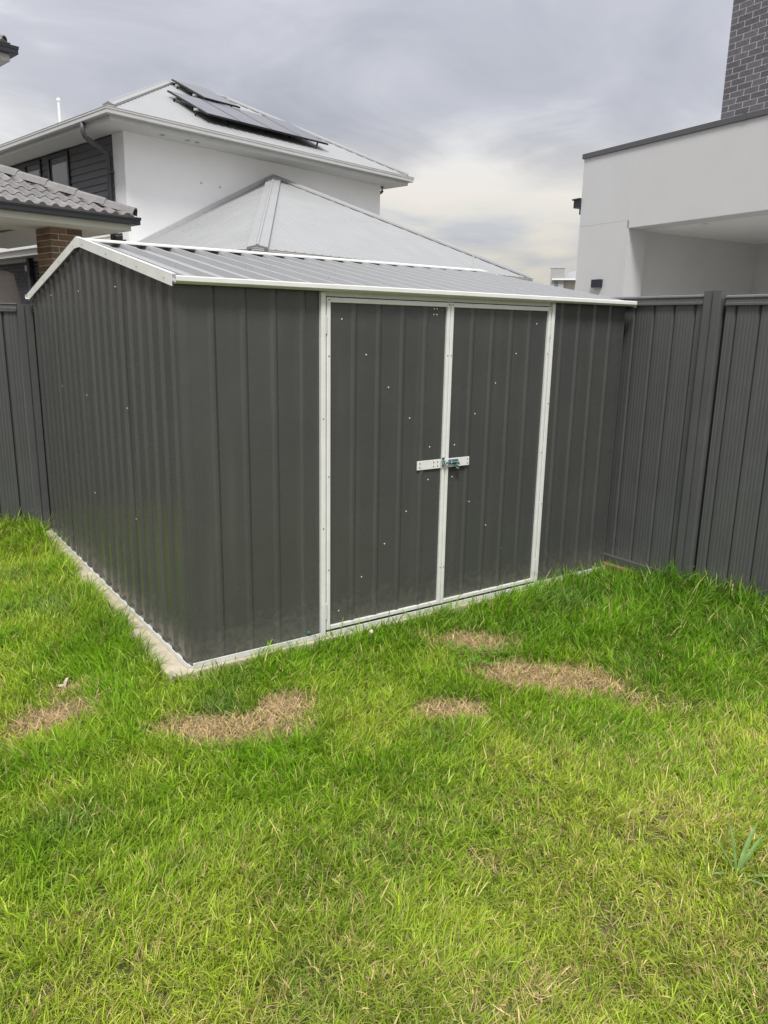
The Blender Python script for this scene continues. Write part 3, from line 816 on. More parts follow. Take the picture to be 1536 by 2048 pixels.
# downpipe from the left gutter
mb = MB().tube([(2.60,4.02,5.42),(2.60,4.02,5.25),(2.64,4.03,5.17),(2.72,4.05,5.13),(3.10,4.17,5.02),(3.16,4.19,4.98),(3.185,4.20,4.90),(3.185,4.20,3.0)], 0.047, 12)
dp = add('downpipe', mb, M['coping'], wh, smooth=True)
add('pipe_bracket', MB().box(3.12, 3.262, 4.10, 4.16, 4.60, 4.63), M['coping'], dp)
# hip roof in ribbed steel
PR = math.atan2(1.75, 3.4); tr_ = tan(PR)
a0u, a0v, a0z = 2.56, 2.98, 5.525
apex_a = (a0u+3.45, a0v+3.45, a0z+3.45*tr_); apex_b = (11.13-3.45, a0v+3.45, a0z+3.45*tr_)
def ribbed_slope(p_left, p_right, top_left, top_right, name, par, mt, pitch=0.19, h=0.008):
    """roof plane between an eave line and a (shorter) top line, ribs run straight up the slope"""
    pl, pr, tl, trr = map(Vector, (p_left, p_right, top_left, top_right))
    e_ = (pr-pl); Lh = e_.length; e_.normalize()
    nrm = e_.cross(tl-pl).normalized()
    if nrm.z < 0: nrm = -nrm
    upd = nrm.cross(e_); 
    if upd.z < 0: upd = -upd
    H = (tl-pl).dot(upd); sa = (tl-pl).dot(e_); sb = (trr-pl).dot(e_)
    def top_at(s_):
        if s_ < sa: return H*s_/sa if sa > 0 else H
        if s_ > sb: return H*(Lh-s_)/(Lh-sb) if Lh > sb else H
        return H
    mb = MB(); pts = []
    s_ = 0.0
    while s_ < Lh:
        pts += [(s_,0),(s_+pitch*0.70,0),(s_+pitch*0.78,h),(s_+pitch*0.92,h)]; s_ += pitch
    pts = [(min(a, Lh), hh) for a, hh in pts if a < Lh] + [(Lh, 0)]
    for a, hh in pts: mb.v.append(tuple(pl+e_*a+nrm*hh))
    for a, hh in pts: mb.v.append(tuple(pl+e_*a+nrm*hh+upd*max(0.0, top_at(a))))
    n = len(pts)
    for i in range(n-1): mb.f.append((i, i+1, n+i+1, n+i))
    return add(name, mb, M[mt], par)
c1, c2 = (a0u, a0v, a0z), (11.13, a0v, a0z)
rf = ribbed_slope(c1, c2, apex_a, apex_b, 'roof', wh, 'roof_light')
ribbed_slope((a0u, 13.6, a0z), c1, (apex_a[0], 13.6-3.45, apex_a[2]), apex_a, 'roof_slope', rf, 'roof_light')
mb = MB().quad(c2, (11.13,13.6,a0z), (apex_b[0],13.6-3.45,apex_b[2]), apex_b).quad(apex_a, apex_b, (apex_b[0],13.6-3.45,apex_b[2]), (apex_a[0],13.6-3.45,apex_a[2]))
add('roof_slope', mb, M['roof_light'], rf)
def hip_flash(par, a, b_, w=0.17, lift=0.045, mt='roof_light'):
    a = Vector(a); b_ = Vector(b_); d = (b_-a).normalized(); side = Vector((d.y, -d.x, 0)).normalized(); upv = side.cross(d)
    if upv.z < 0: upv = -upv
    mb = MB(); sec = [(-w, -0.055),(-w*0.95,-0.02),(-0.03, 0.012),(-0.014,0.03),(0.014,0.03),(0.03,0.012),(w*0.95,-0.02),(w,-0.055)]
    for p in (a, b_):
        for s_, h in sec: mb.v.append(tuple(p+side*s_+upv*(h+lift)))
    k_ = len(sec)
    for j in range(k_-1): mb.f.append((j, j+1, k_+j+1, k_+j))
    mb.f.append(tuple(range(k_))); mb.f.append(tuple(range(k_, 2*k_)))
    o = add('hip_flashing', mb, M[mt], par)
    return o
c1s = Vector(c1)+(Vector(apex_a)-Vector(c1))*0.03; c2s = Vector(c2)+(Vector(apex_b)-Vector(c2))*0.03
hip_flash(rf, c1s, apex_a, 0.11, 0.03); hip_flash(rf, c2s, apex_b, 0.11, 0.03); hip_flash(rf, apex_a, apex_b, 0.11, 0.03)
# solar panels on tilted rails
def slope_pt(u_, v_, off): return Vector((u_, v_, a0z + (v_-a0v)*tr_)) + Vector((0, -sin(PR), cos(PR)))*off
def solar(u0, u1, v0, v1, o0, o1):
    p = [slope_pt(u0,v0,o0), slope_pt(u1,v0,o0), slope_pt(u1,v1,o1), slope_pt(u0,v1,o1)]
    nn = (p[1]-p[0]).cross(p[3]-p[0]).normalized()
    mb = MB().hexa([q-nn*0.035 for q in p] + p)
    sp = add('solar_panel', mb, M['panel_frame'], wh)
    ins = 0.018
    ex = (p[1]-p[0]).normalized()*ins; ey = (p[3]-p[0]).normalized()*ins
    g_ = [p[0]+ex+ey, p[1]-ex+ey, p[2]-ex-ey, p[3]+ex-ey]
    add('panel_glass', MB().hexa([q+nn*0.001 for q in g_]+[q+nn*0.004 for q in g_]), M['panel'], sp)
    return sp
for k_ in range(4): solar(5.08+k_*0.862, 5.08+k_*0.862+0.852, 3.52, 5.0, 0.18, 0.125)
solar(6.06, 7.06, 5.03, 6.36, 0.17, 0.12)
for v_, off, ua, ub in ((3.85,0.155,4.99,8.56),(4.65,0.115,4.99,8.56),(5.35,0.125,5.98,7.12),(6.05,0.095,5.98,7.12)):
    mb = MB().beam(slope_pt(ua,v_,off-0.03), slope_pt(ub,v_,off-0.03), 0.04, 0.045)
    rl_ = add('mounting_rail', mb, M['alu'], wh)
    n = 5 if ub-ua > 2 else 3
    for i in range(n):
        uu = ua+0.06+(ub-ua-0.12)*i/(n-1)
        add('rail_leg', MB().beam(slope_pt(uu,v_,0.0), slope_pt(uu,v_,off-0.05), 0.03, 0.03, (1,0,0)), M['panel_frame'], rl_)
add('vent_pipe', MB().tube([(3.47,6.80,5.95),(3.47,6.80,6.44)], 0.032, 10).tube([(3.47,6.80,6.44),(3.47,6.80,6.50)], [0.045,0.03], 10), M['pvc'], wh)
add('downpipe_elbow', MB().tube([(10.75,3.75,5.33),(10.75,3.75,5.22),(10.70,3.75,5.18),(10.62,3.75,5.17)], 0.04, 10), M['coping'], wh, smooth=True)
# single storey wing in front with its own hip roof
k0 = (2.756, -1.17, 2.835); k1 = (10.55, -1.17, 2.835); ka = (7.006, WV-0.02, 5.015)
wing = ribbed_slope(k0, k1, ka, ka, 'wing_roof', wh, 'roof_light', 0.20, 0.006)
ribbed_slope((2.756, WV-0.02, 2.835), k0, ka, ka, 'wing_roof_slope', wing, 'roof_light', 0.20, 0.006)
mb = MB().tri(k1, (10.55, WV-0.02, 2.835), ka)
add('wing_roof_slope', mb, M['roof_light'], wing)
hip_flash(wing, k0, ka, 0.17, 0.03); hip_flash(wing, k1, ka, 0.14, 0.035)
d_ = MB().beam((2.72, WV-0.03, 2.86), (7.0, WV-0.03, 5.05), 0.03, 0.10)
add('wall_flashing', d_, M['gutter_grey'], wing)
mb = MB(); P0 = Vector(k0); A0 = Vector(ka); B0 = Vector(k1); C0 = Vector((2.756, WV-0.02, 2.835))
def screw_rows(e0, e1, ap, rows, step):
    e = (e1-e0); Lh = e.length; e.normalize(); n_ = e.cross(ap-e0).normalized(); n_ = -n_ if n_.z < 0 else n_
    u_ = n_.cross(e); u_ = -u_ if u_.z < 0 else u_; H = (ap-e0).dot(u_); sa = (ap-e0).dot(e)
    for r in range(rows):
        h = 0.12 + (H-0.3)*r/(rows-1); l0 = sa*h/H+0.22; l1 = Lh-(Lh-sa)*h/H-0.22; k = 0
        while l0+k*step < l1:
            c = e0+e*(math.floor((l0+k*step)/0.20)*0.20+0.17)+u_*h+n_*0.006
            mb.tube([c, c+n_*0.008], 0.010, 6); k += 1
screw_rows(P0, B0, A0, 7, 0.40); screw_rows(C0, P0, A0, 7, 0.40)
tag(add('roof_screws', mb, M['gutter_grey'], wing), kind='stuff')
for u_, z_ in ((5.02, 4.62), (5.50, 4.60)):
    add('wall_fixing', MB().tube([(u_, WV-0.004, z_), (u_, WV-0.02, z_)], 0.022, 10), M['gutter_grey'], wh)
gutter(wh, 'gutter_grey', [(2.80,WV-0.02,2.825),(2.80,-1.125,2.825),(10.5,-1.125,2.825),(10.5,WV-0.02,2.825)], 0.11, 0.10, 'wing_gutter')
add('wing_fascia', MB().box(2.81, 10.49, -1.12, -1.10, 2.64, 2.80).box(2.81, 2.83, -1.0995, WV-0.01, 2.64, 2.80), M['gutter_grey'], wh)
add('wing_wall', MB().box(3.25, 10.1, -0.75, WV-0.001, -0.14, 2.78), M['render_white'], wh)
add('vent_pipe', MB().tube([(8.60,-1.0,2.84),(8.60,-1.0,3.21)], 0.016, 8), M['gutter_grey'], wh)
# lower storey at the left: dark brickwork, white box gutter and soffit
lw = add('lower_wall', MB().box(WU0+0.02, WU0+0.24, WV+0.2505, 13.0, -0.14, 3.418), M['mortar_grey'], wh)
z = 3.055; row = 0
while z > 1.75:
    v_ = 7.1 + (0.12 if row % 2 else 0.0)
    while v_ < 10.6:
        brick(lw, WU0+0.055, v_, z, 0.110, 0.230, 0.076, M['brick_black']); v_ += 0.240
    z -= 0.086; row += 1
z = 3.405; row = 0
while z > 3.0:
    for v_ in ((3.80, 4.04) if row % 2 else (3.92, 4.16)):
        brick(lw, WU0+0.052, v_+0.12, z-0.04, 0.110, 0.230, 0.076, M['brick_black'])
    z -= 0.086; row += 1
add('lower_gutter', MB().box(WU0-0.42, WU0-0.40, 4.45, 12.5, 3.31, 3.545).box(WU0-0.40, WU0-0.001, 4.45, 12.5, 3.30, 3.309), M['pvc'], wh)
add('lower_soffit', MB().box(WU0-0.36, WU0-0.0015, 4.46, 12.5, 3.17, 3.299), M['gutter_grey'], wh)
add('corner_post', MB().box(WU0-0.10, WU0-0.005, 8.36, 8.50, -0.14, 3.16), M['brick_black'], wh)
add('meter_box', MB().box(WU0-0.06, WU0-0.006, 8.58, 8.72, 2.87, 3.01), M['far_wall'], wh, bevel=0.006)

# ================================================================== WHITE RENDERED HOUSE (right)
rh = thing('rendered_house', 'white rendered house with flat parapet and dark brick tower at the right edge', 'house', (10.306, 4.287, 0), radians(-4))
YE = 2.86; YO = 1.653; TZ = 4.76; BZ = 3.44
mb = MB().box(0.0, 0.46, YO, YE, -0.14, 3.5685)                     # corner pier
add('wall', mb, M['render_grey'], rh)
mb = MB().box(0.0, 0.46, 1.690, YE, 3.5735, TZ).box(0.003, 0.46, 1.690, YE, 3.5686, 3.5734)   # parapet wall over the pier, shadow joint under it
add('parapet_wall', mb, M['render_grey'], rh)
mb = MB().box(0.0, 0.46, -6.0, 1.688, BZ, TZ).box(0.003, 0.46, 1.688, 1.6899, BZ, TZ)
add('beam_wall', mb, M['render_grey'], rh)
add('coping', MB().box(-0.03, 0.50, -6.0, YE+0.03, TZ+0.001, TZ+0.086), M['coping'], rh, bevel=0.004)
add('coping', MB().box(-0.034, 0.504, -0.46, -0.40, TZ-0.002, TZ+0.090), M['coping'], rh)
add('end_wall', MB().box(0.4605, 9.0, 1.88, YE, -0.14, 4.6), M['render_grey'], rh)
add('side_wall', MB().box(0.4605, 3.90, 1.80, 1.879, -0.14, BZ), M['render_grey'], rh)
add('back_wall', MB().box(3.901, 4.1, -6.0, 1.879, -0.14, BZ), M['render_grey'], rh)
add('ceiling', MB().box(0.4605, 3.9, -6.0, 1.7995, BZ, BZ+0.05), M['soffit'], rh)
add('patio_floor', MB().box(0.0, 3.9, -6.0, 1.652, -0.14, 0.55), M['pvc'], rh)
mb = MB().tube([(0.58,0.52,BZ-0.0005),(0.58,0.52,BZ-0.008)], 0.055, 20)
add('downlight', mb, M['gutter_grey'], rh)
add('flat_roof', MB().box(0.505, 9.0, -6.0, YE, 4.62, 4.66), M['gutter_grey'], rh)
lamp = add('wall_lamp', MB().box(-0.085, -0.001, 2.160, 2.372, 2.452, 2.594), M['frame_dark'], rh, bevel=0.004)
add('lamp_diffuser', MB().box(-0.075, -0.012, 2.175, 2.355, 2.447, 2.4515), M['grey_infill'], lamp)
# gutter end and pipe at the far corner
mb = MB().box(-0.03, 0.30, YE+0.002, YE+0.17, 3.92, 4.06).box(-0.05, 0.32, YE+0.002, YE+0.20, 4.06, 4.085).box(0.02, 0.10, YE+0.002, YE+0.06, 3.80, 3.9195)
add('gutter_end', mb, M['gutter_black'], rh)
# brick tower standing back of the parapet face
tw = add('brick_tower', MB().box(0.003, 3.0, -2.6, -0.003, 4.62, 7.95), M['mortar_white'], rh)
z = 4.90; row = 0
while z < 7.9:
    y = -0.0
    first = 0.110 if row % 2 else 0.230
    ln = first
    while y > -2.3:
        brick(tw, 0.055, y-ln/2, z, 0.110, ln, 0.076, M['brick_grey'])
        y -= ln+0.010; ln = 0.230
    z += 0.086; row += 1

# ================================================================== FAR HOUSES
fh = thing('far_house', 'small distant beige house with pale roof seen between the shed roof and rendered house', 'house', (46.75, 40.1, 0), radians(-48))
add('wall', MB().box(-0.9, 7.0, 0.0, 7.0, -0.14, 5.72), M['far_wall'], fh)
mb = MB()
a, b_, c, d_, e_, f_ = (-1.4,-0.5,5.80),(7.5,-0.5,5.80),(7.5,7.5,5.80),(-1.4,7.5,5.80),(1.3,3.0,7.0),(5.0,3.0,7.0)
mb.quad(a,b_,f_,e_).tri(b_,c,f_).quad(c,d_,e_,f_).tri(d_,a,e_)
add('roof', mb, M['roof_light'], fh)
add('gutter', MB().box(-1.42, 7.5, -0.55, -0.45, 5.70, 5.82), M['pvc'], fh)
add('downpipe', MB().tube([(-0.80,-0.1,5.72),(-0.80,-0.1,0)], 0.06, 8), M['pvc'], fh)
w = add('window', MB().box(0.35,0.43,-0.06,0.02,4.3,5.45).box(1.42,1.50,-0.06,0.02,4.3,5.45).box(2.5,2.58,-0.06,0.02,4.3,5.45).box(0.43,1.42,-0.06,0.02,5.37,5.45).box(1.5,2.5,-0.06,0.02,5.37,5.45).box(0.43,1.42,-0.06,0.02,4.3,4.38).box(1.5,2.5,-0.06,0.02,4.3,4.38), M['pvc'], fh)
add('pane', MB().box(0.43,1.42,-0.03,-0.02,4.38,5.37), M['glass'], w); add('pane', MB().box(1.5,2.5,-0.03,-0.02,4.38,5.37), M['glass'], w)
fb = thing('far_block', 'distant grey box shaped building left of the small beige house', 'building', (45.75, 40.7, 0), radians(-47))
add('wall', MB().box(-0.45, 0.62, 0.0, 3.0, -0.14, 6.62), M['far_block'], fb)
add('parapet', MB().box(-0.47, 0.64, -0.03, 3.03, 6.6205, 6.70), M['gutter_grey'], fb)
add('window', MB().box(-0.1, 0.18, -0.03, -0.001, 4.7, 5.6), M['glass'], fb)

# ================================================================== LAWN
rng = np.random.default_rng(11)
def ell(x, y, cx, cy, ux, uy, a, b_):
    l = math.hypot(ux, uy); ux /= l; uy /= l
    p = (x-cx)*ux+(y-cy)*uy; q = -(x-cx)*uy+(y-cy)*ux
    return np.sqrt((p/a)**2+(q/b_)**2)
PATCH = [(-0.04,-0.60,0.47,-0.28,0.26,0.12,1.0),(0.20,-0.56,0.3,-0.2,0.14,0.12,1.0),(-0.63,-0.08,0.5,0.05,0.17,0.105,1.0),(-0.53,0.13,0.3,-0.1,0.10,0.09,0.9),
         (1.42,-0.46,0.37,-0.30,0.22,0.13,1.0),(1.48,-1.00,0.36,-0.38,0.34,0.16,1.05),(1.30,-0.83,0.37,-0.3,0.12,0.10,1.0),(0.84,-0.97,0.4,-0.25,0.15,0.09,1.0),
         (0.27,-1.80,0.4,-0.25,0.10,0.06,0.30),(0.78,-1.97,0.4,-0.25,0.14,0.08,0.15),(0.05,-2.25,0.4,-0.25,0.15,0.08,0.25),(1.62,-1.36,0.3,-0.4,0.22,0.10,0.42),(0.45,-2.2,0.4,-0.2,0.15,0.08,0.15),(-0.86,-1.35,0.4,-0.2,0.08,0.05,0.25)]
def deadness(x, y):
    wob = (fbm(x, y, 9.0, 21)-0.5)
    d = np.zeros_like(x)
    for cx, cy, ux, uy, a, b_, s_ in PATCH:
        r_ = ell(x, y, cx, cy, ux, uy, a, b_) + wob*1.3
        d = np.maximum(d, s_*np.clip(1.38-r_*0.92, 0, 1))
    return np.clip(d, 0, 1)
CX, CY = CAM['loc'][0], CAM['loc'][1]
def scatter(n, x0, x1, y0, y1):
    x = rng.uniform(x0, x1, n); y = rng.uniform(y0, y1, n)
    return x, y
def keep_area(x, y):
    onslab = (x > -0.125) & (y > -0.045) 
    return ~onslab & (x < 3.06) & (y < 3.09)
def in_view(x, y, mrg=0.15):
    # wedge of ground that the photograph (or a camera a step aside) shows
    dx, dy = x-CX, y-CY
    dep = dx*math.sin(_y)+dy*math.cos(_y); lat = dx*math.cos(_y)-dy*math.sin(_y)
    return (dep > 1.35) & (np.abs(lat) < 0.50*dep*1.06+0.12+mrg)

def build_blades(x, y, ln, wd, ang, lean, curl, col_root, col_tip, zoff, name, material, segs=3):
    n = len(x)
    z0 = ground_z(x, y) + zoff
    dxy = np.stack([np.cos(ang), np.sin(ang)], 1)
    sxy = np.stack([-np.sin(ang), np.cos(ang)], 1)
    tw = rng.uniform(-1.2, 1.2, n)            # blade face turned about its own axis
    sxy = sxy*np.cos(tw)[:,None] + dxy*np.sin(tw)[:,None]
    ts = np.linspace(0, 1, segs+1)
    V = np.zeros((n, 2*segs+1, 3), np.float32); Cc = np.zeros((n, 2*segs+1, 4), np.float32); Cc[...,3] = 1
    px = x.copy(); py = y.copy(); pz = z0.copy()
    prev = 0.0
    for i, t in enumerate(ts):
        if i > 0:
            a_ = np.clip(lean + curl*(t-0.5/segs), 0, 2.2)
            st = ln/segs
            px = px + dxy[:,0]*np.sin(a_)*st; py = py + dxy[:,1]*np.sin(a_)*st; pz = pz + np.cos(a_)*st
        pzc = np.maximum(pz, z0 + 0.002)
        w_ = wd*(1-0.25*t)*0.5
        cc = col_root*(1-t) + col_tip*t
        if i < segs:
            V[:,2*i,0] = px - sxy[:,0]*w_; V[:,2*i,1] = py - sxy[:,1]*w_; V[:,2*i,2] = pzc
            V[:,2*i+1,0] = px + sxy[:,0]*w_; V[:,2*i+1,1] = py + sxy[:,1]*w_; V[:,2*i+1,2] = pzc
            Cc[:,2*i,:3] = cc; Cc[:,2*i+1,:3] = cc
        else:
            V[:,2*i,0] = px; V[:,2*i,1] = py; V[:,2*i,2] = pzc; Cc[:,2*i,:3] = cc
    nvb = 2*segs+1
    base = (np.arange(n)*nvb)[:,None]
    quads = np.concatenate([base + np.array([2*i, 2*i+1, 2*i+3, 2*i+2]) for i in range(segs-1)], 0) if segs > 1 else np.zeros((0,4), int)
    tris = base + np.array([2*segs-2, 2*segs-1, 2*segs])
    loops = np.concatenate([quads.ravel(), tris.ravel()]).astype(np.int32)
    nq, nt_ = len(quads), len(tris)
    starts = np.concatenate([np.arange(nq)*4, nq*4+np.arange(nt_)*3]).astype(np.int32)
    totals = np.concatenate([np.full(nq, 4), np.full(nt_, 3)]).astype(np.int32)
    me = bpy.data.meshes.new(name)
    me.vertices.add(n*nvb); me.vertices.foreach_set('co', V.reshape(-1))
    me.loops.add(len(loops)); me.loops.foreach_set('vertex_index', loops)
    me.polygons.add(nq+nt_); me.polygons.foreach_set('loop_start', starts); me.polygons.foreach_set('loop_total', totals)
    at = me.attributes.new('blade_colour', 'FLOAT_COLOR', 'POINT'); at.data.foreach_set('color', Cc.reshape(-1))
    me.update(calc_edges=True); me.validate()
    me.materials.append(material)
    o = bpy.data.objects.new(name, me); COL.objects.link(o)
    print(name, n, 'blades', nq*2+nt_, 'tris')
    return o

def grass_fields(x, y):
    dR = 3.06-x; dF = -0.045-y; 
    fronty = np.where(x > -0.125, np.clip(-0.045-y, 0, None), 9)
    left_d = np.where(y > -0.05, np.clip(-0.125-x, 0, None), 9)
    dB = np.where(x < 0.1, 3.09-y, 9)
    tall = 2.1*np.exp(-np.clip(dR,0,None)/0.34)*np.clip((-y-0.10)/0.45, 0.12, 1) + 0.30*np.exp(-fronty/0.22)*np.clip(0.25+x*0.5, 0.2, 1.5) + 0.9*np.exp(-left_d/0.17) + 1.1*np.exp(-np.clip(dB,0,None)/0.45)
    lush = np.clip(0.30 + 0.70*np.exp(-np.clip(-0.1-y,0,None)/0.9)*np.clip(0.35+0.5*(x+0.5),0.1,1.2) + 0.9*np.exp(-np.clip(dR,0,None)/0.8) + 1.5*(fbm(x,y,2.2,5)-0.5) , 0, 1)
    near = np.clip((-1.15-y)/0.9, 0, 1)        # thin yellowing turf closer to us
    lush = np.clip(lush - 0.35*near, 0, 1)
    return tall, lush, near
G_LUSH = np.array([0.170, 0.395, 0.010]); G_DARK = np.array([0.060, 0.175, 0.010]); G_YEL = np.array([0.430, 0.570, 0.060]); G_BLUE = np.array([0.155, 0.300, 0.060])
G_STRAW = np.array([0.66, 0.50, 0.27]); G_BROWN = np.array([0.42, 0.295, 0.155])

# tufts: blades fan out from shared centres
def make_grass(n_tuft, per, x0, x1, y0, y1, view, name, wmul=1.0):
    tx, ty = scatter(n_tuft, x0, x1, y0, y1)
    kp = keep_area(tx, ty) & (in_view(tx, ty) if view else ~in_view(tx, ty))
    if view: kp &= rng.random(n_tuft) < np.clip(1.25-0.20*np.hypot(tx-CX, ty-CY), 0.40, 1.0)   # turf is thicker where single blades can be told apart
    tx, ty = tx[kp], ty[kp]
    nt_ = len(tx)
    tang = rng.uniform(0, 2*pi, nt_); tsz = rng.uniform(0.6, 1.4, nt_); thue = rng.normal(0, 1, nt_)
    idx = np.repeat(np.arange(nt_), per)
    n = len(idx)
    rr = np.abs(rng.normal(0, 0.011, n)); aa = rng.uniform(0, 2*pi, n)
    x = tx[idx] + rr*np.cos(aa); y = ty[idx] + rr*np.sin(aa)
    dead = deadness(x, y)
    k2 = keep_area(x, y) & (rng.random(n) > np.clip(dead*1.15 + 2.2*(fbm(x, y, 14.0, 91)-0.5)*(dead > 0.05), 0, 1)*0.80)
    x, y, aa, idx, rr, dead = x[k2], y[k2], aa[k2], idx[k2], rr[k2], dead[k2]
    n = len(x)
    tall, lush, near = grass_fields(x, y)
    hn = fbm(x, y, 5.0, 31)
    ln = (0.034 + 0.030*hn + 0.022*lush)*tsz[idx]*rng.uniform(0.55, 1.35, n)
    ln = ln*(1 + tall*rng.uniform(0.5, 1.25, n))*(1-0.45*dead)*(1-0.12*near)
    ln = np.clip(ln, 0.015, 0.26)
    dcam = np.hypot(x-CX, y-CY)
    wd = (0.0018 + 0.0014*rng.random(n) + 0.007*ln)*np.clip(0.62+0.16*dcam, 0.9, 1.45)*wmul*np.where(rng.random(n) < 0.10, 1.8, 1.0)
    # lean: mostly outward from the tuft, with a shared wind-laid direction
    lay = 2*pi*fbm(x, y, 1.6, 41)*1.6
    ang = aa*0.0 + np.where(rng.random(n) < 0.55, aa + rng.normal(0, 0.5, n), lay + rng.normal(0, 0.7, n))
    lean = np.clip(np.abs(rng.normal(0.32, 0.26, n)) + 0.25*near*rng.random(n), 0, 1.3)
    curl = np.abs(rng.normal(0.75, 0.45, n))*(1+0.4*np.clip((ln-0.08)/0.1, 0, 1))
    # colours
    hue = np.clip(lush + 0.13*thue[idx] + rng.normal(0, 0.12, n), 0, 1)[:,None]
    col = G_YEL*(1-hue) + G_LUSH*hue
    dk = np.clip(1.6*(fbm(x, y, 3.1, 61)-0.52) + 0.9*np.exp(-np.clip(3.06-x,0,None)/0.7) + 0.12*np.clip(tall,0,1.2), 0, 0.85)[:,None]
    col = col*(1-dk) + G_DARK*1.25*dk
    bl = np.clip(3.2*(fbm(x, y, 2.6, 71)-0.62) + 1.2*np.exp(-((x+0.77)**2+(y+0.89)**2)/0.035), 0, 0.85)[:,None]
    col = col*(1-bl) + G_BLUE*bl
    pst = 0.02 + 0.32*near*np.clip(0.30+2.0*(fbm(x,y,4.0,81)-0.45),0,1) + 0.70*dead + 0.05*(1-lush)
    st = rng.random(n) < pst
    col[st] = (G_STRAW*(0.65+0.55*rng.random((st.sum(),1))) + np.array([0.02,0.10,0])*rng.random((st.sum(),1)))
    pale = rng.random(n) < 0.10 + 0.06*near
    col[pale] = col[pale]*0.45 + np.array([0.58, 0.62, 0.24])*0.55
    col = col*rng.uniform(0.50, 1.35, (n,1))
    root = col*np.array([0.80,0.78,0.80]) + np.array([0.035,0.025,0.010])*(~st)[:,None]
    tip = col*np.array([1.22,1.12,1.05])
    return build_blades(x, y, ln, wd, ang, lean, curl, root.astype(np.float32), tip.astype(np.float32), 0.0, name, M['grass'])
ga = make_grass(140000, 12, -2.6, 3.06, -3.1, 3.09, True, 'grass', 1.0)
tag(ga, 'bright green lawn grass with yellowed blades', kind='stuff')
gb = make_grass(14000, 7, -4.5, 3.06, -5.9, 3.09, False, 'grass', 1.5)
tag(gb, 'lawn grass beyond the view', kind='stuff')
# fallen straw: thatch lying in the dead patches and thinly through the near turf
n = 260000
x, y = scatter(n, -1.6, 3.0, -3.0, 1.2)
dead = deadness(x, y); tall, lush, near = grass_fields(x, y)
pk = 0.8*np.clip(dead*1.1, 0, 1)*(dead > 0.2) + 0.07*near + 0.01
kp = keep_area(x, y) & in_view(x, y) & (rng.random(n) < pk*np.where(dead > 0.2, 1, 0.6))
x, y, dead = x[kp], y[kp], dead[kp]
# extra passes only inside the patches
ex, ey = [], []
for cx, cy, ux, uy, a, b_, s_ in PATCH:
    if s_ < 0.8: continue
    m_ = int(24000*a*b_*6); qx = cx+rng.normal(0, a*0.75, m_); qy = cy+rng.normal(0, a*0.75, m_)
    kk = keep_area(qx, qy) & (rng.random(m_) < deadness(qx, qy)); ex.append(qx[kk]); ey.append(qy[kk])
x = np.concatenate([x]+ex); y = np.concatenate([y]+ey); n = len(x)
ln = rng.uniform(0.025, 0.085, n); wd = rng.uniform(0.0016, 0.0034, n); ang = rng.uniform(0, 2*pi, n)
mixb = rng.random((n,1)); col = G_STRAW*mixb + G_BROWN*(1-mixb); col = col*rng.uniform(0.30, 1.35, (n,1))
o = build_blades(x, y, ln, wd, ang, rng.uniform(0.95, 1.5, n), rng.normal(0.15, 0.35, n), (col*0.9).astype(np.float32), (col*1.1).astype(np.float32), rng.uniform(0.0, 0.014, n), 'dead_grass', M['straw'], 2)
tag(o, 'dry straw coloured dead grass in bare patches', kind='stuff')

# single plants
def gz(x, y): return float(ground_z(np.array([x]), np.array([y]))[0])
def leaf_mesh(ln, wd, lean, curl, fold=0.25, n=7):
    mb = MB(); p = Vector((0,0,0))
    for i in range(n+1):
        t = i/n; w_ = wd*(0.35+1.5*t*(1-t)*1.6)*(1 if t < 0.98 else 0.05)*0.5
        a_ = lean + curl*t
        if i: p = p + Vector((sin(a_), 0, cos(a_)))*(ln/n)
        nrm = Vector((-cos(a_), 0, sin(a_)))
        mb.v += [tuple(p+Vector((0,-w_,0))+nrm*w_*fold), tuple(p-nrm*0.0), tuple(p+Vector((0,w_,0))+nrm*w_*fold)]
    for i in range(n):
        for j in range(2): mb.f.append((3*i+j, 3*i+j+1, 3*i+4+j, 3*i+3+j))
    return mb
wx, wy = 0.905, -2.285
weed = thing('weed_plant', 'broad bladed grass weed with spread grey green leaves in the lawn at the lower right', 'weed', (wx, wy, gz(wx, wy)))
for az, ln_, wd_, le, cu in ((150,0.13,0.011,0.35,0.5),(118,0.15,0.012,0.15,0.25),(40,0.15,0.013,0.35,0.4),(28,0.14,0.012,0.55,0.35),(-28,0.17,0.012,1.0,0.45),(-60,0.10,0.010,1.0,0.4),(200,0.09,0.010,0.9,0.5)):
    lf = add('leaf', leaf_mesh(ln_*1.2, wd_*1.2, le, cu), M['leaf_broad'], weed); lf.rotation_euler = (0, 0, radians(az-35))
cx_, cy_ = 0.91, -0.20
cl = thing('clover_flower', 'single white clover flower in the grass before the left door', 'flower', (cx_, cy_, gz(cx_, cy_)))
add('stem', MB().tube([(0,0,0),(0.004,0.002,0.06),(0.002,-0.006,0.105)], 0.0014, 6), M['leaf_broad'], cl)
mb = MB()
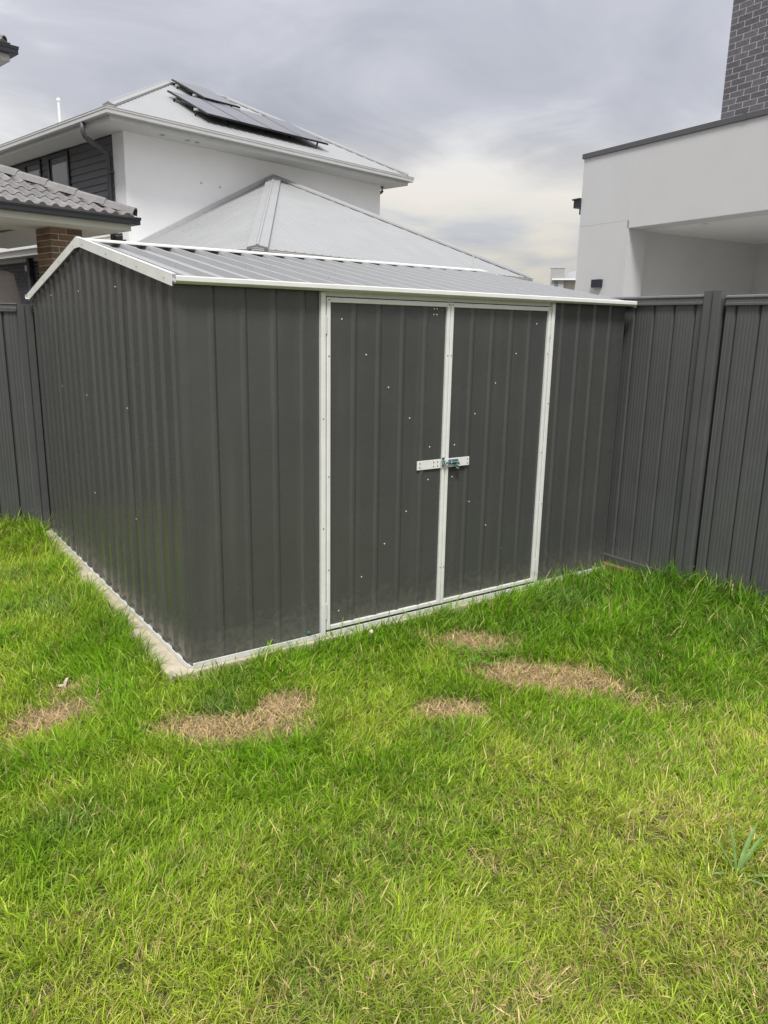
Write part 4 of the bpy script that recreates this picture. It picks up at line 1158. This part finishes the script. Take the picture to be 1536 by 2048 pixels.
for i in range(60):
    th = math.acos(1-2*(i+0.5)/60); ph_ = i*2.39996
    d = Vector((sin(th)*cos(ph_), sin(th)*sin(ph_), cos(th)))
    mb.tube([Vector((0.002,-0.006,0.108))+d*0.003, Vector((0.002,-0.006,0.108))+d*0.011], [0.0022, 0.0008], 5)
add('flower_head', mb, M['petal'], cl)
lx, ly = -0.545, 0.19
dl = thing('dry_leaf', 'crumpled pale dry leaf standing on the dead patch at the left', 'leaf', (lx, ly, gz(lx, ly)+0.01))
for az, ln_, wd_, le, cu in ((20,0.055,0.022,0.2,0.3),(140,0.05,0.03,1.2,0.4),(250,0.045,0.026,1.3,0.2)):
    lf = add('blade', leaf_mesh(ln_, wd_, le, cu, 0.6), M['dryleaf'], dl); lf.rotation_euler = (0,0,radians(az))

# low clover spreading between the dead patches
mb = MB()
rc = random.Random(5)
for i in range(110):
    x_ = 1.31 + rc.gauss(0, 0.09); y_ = -0.63 + rc.gauss(0, 0.075)
    h_ = rc.uniform(0.030, 0.075); zb = gz(x_, y_); tx, ty = rc.gauss(0, 0.25), rc.gauss(0, 0.25); a0 = rc.uniform(0, 6.28)
    c_ = Vector((x_, y_, zb+h_)); nn_ = Vector((tx, ty, 1)).normalized(); e1 = nn_.cross(Vector((1, 0, 0))).normalized(); e2 = nn_.cross(e1)
    for k in range(3):
        a_ = a0 + k*2.094; rr_ = rc.uniform(0.009, 0.014)
        d_ = e1*cos(a_) + e2*sin(a_); q_ = e1*-sin(a_) + e2*cos(a_)
        n0 = len(mb.v)
        mb.v += [tuple(c_), tuple(c_+d_*rr_*0.6-q_*rr_*0.55+nn_*0.001), tuple(c_+d_*rr_*1.15-q_*rr_*0.32), tuple(c_+d_*rr_*1.05+nn_*0.0015), tuple(c_+d_*rr_*1.15+q_*rr_*0.32), tuple(c_+d_*rr_*0.6+q_*rr_*0.55+nn_*0.001)]
        mb.f.append((n0, n0+1, n0+2, n0+3, n0+4, n0+5))
tag(add('clover_patch', mb, M['leaf_clover']), 'low clover leaves between the dead patches', kind='stuff')
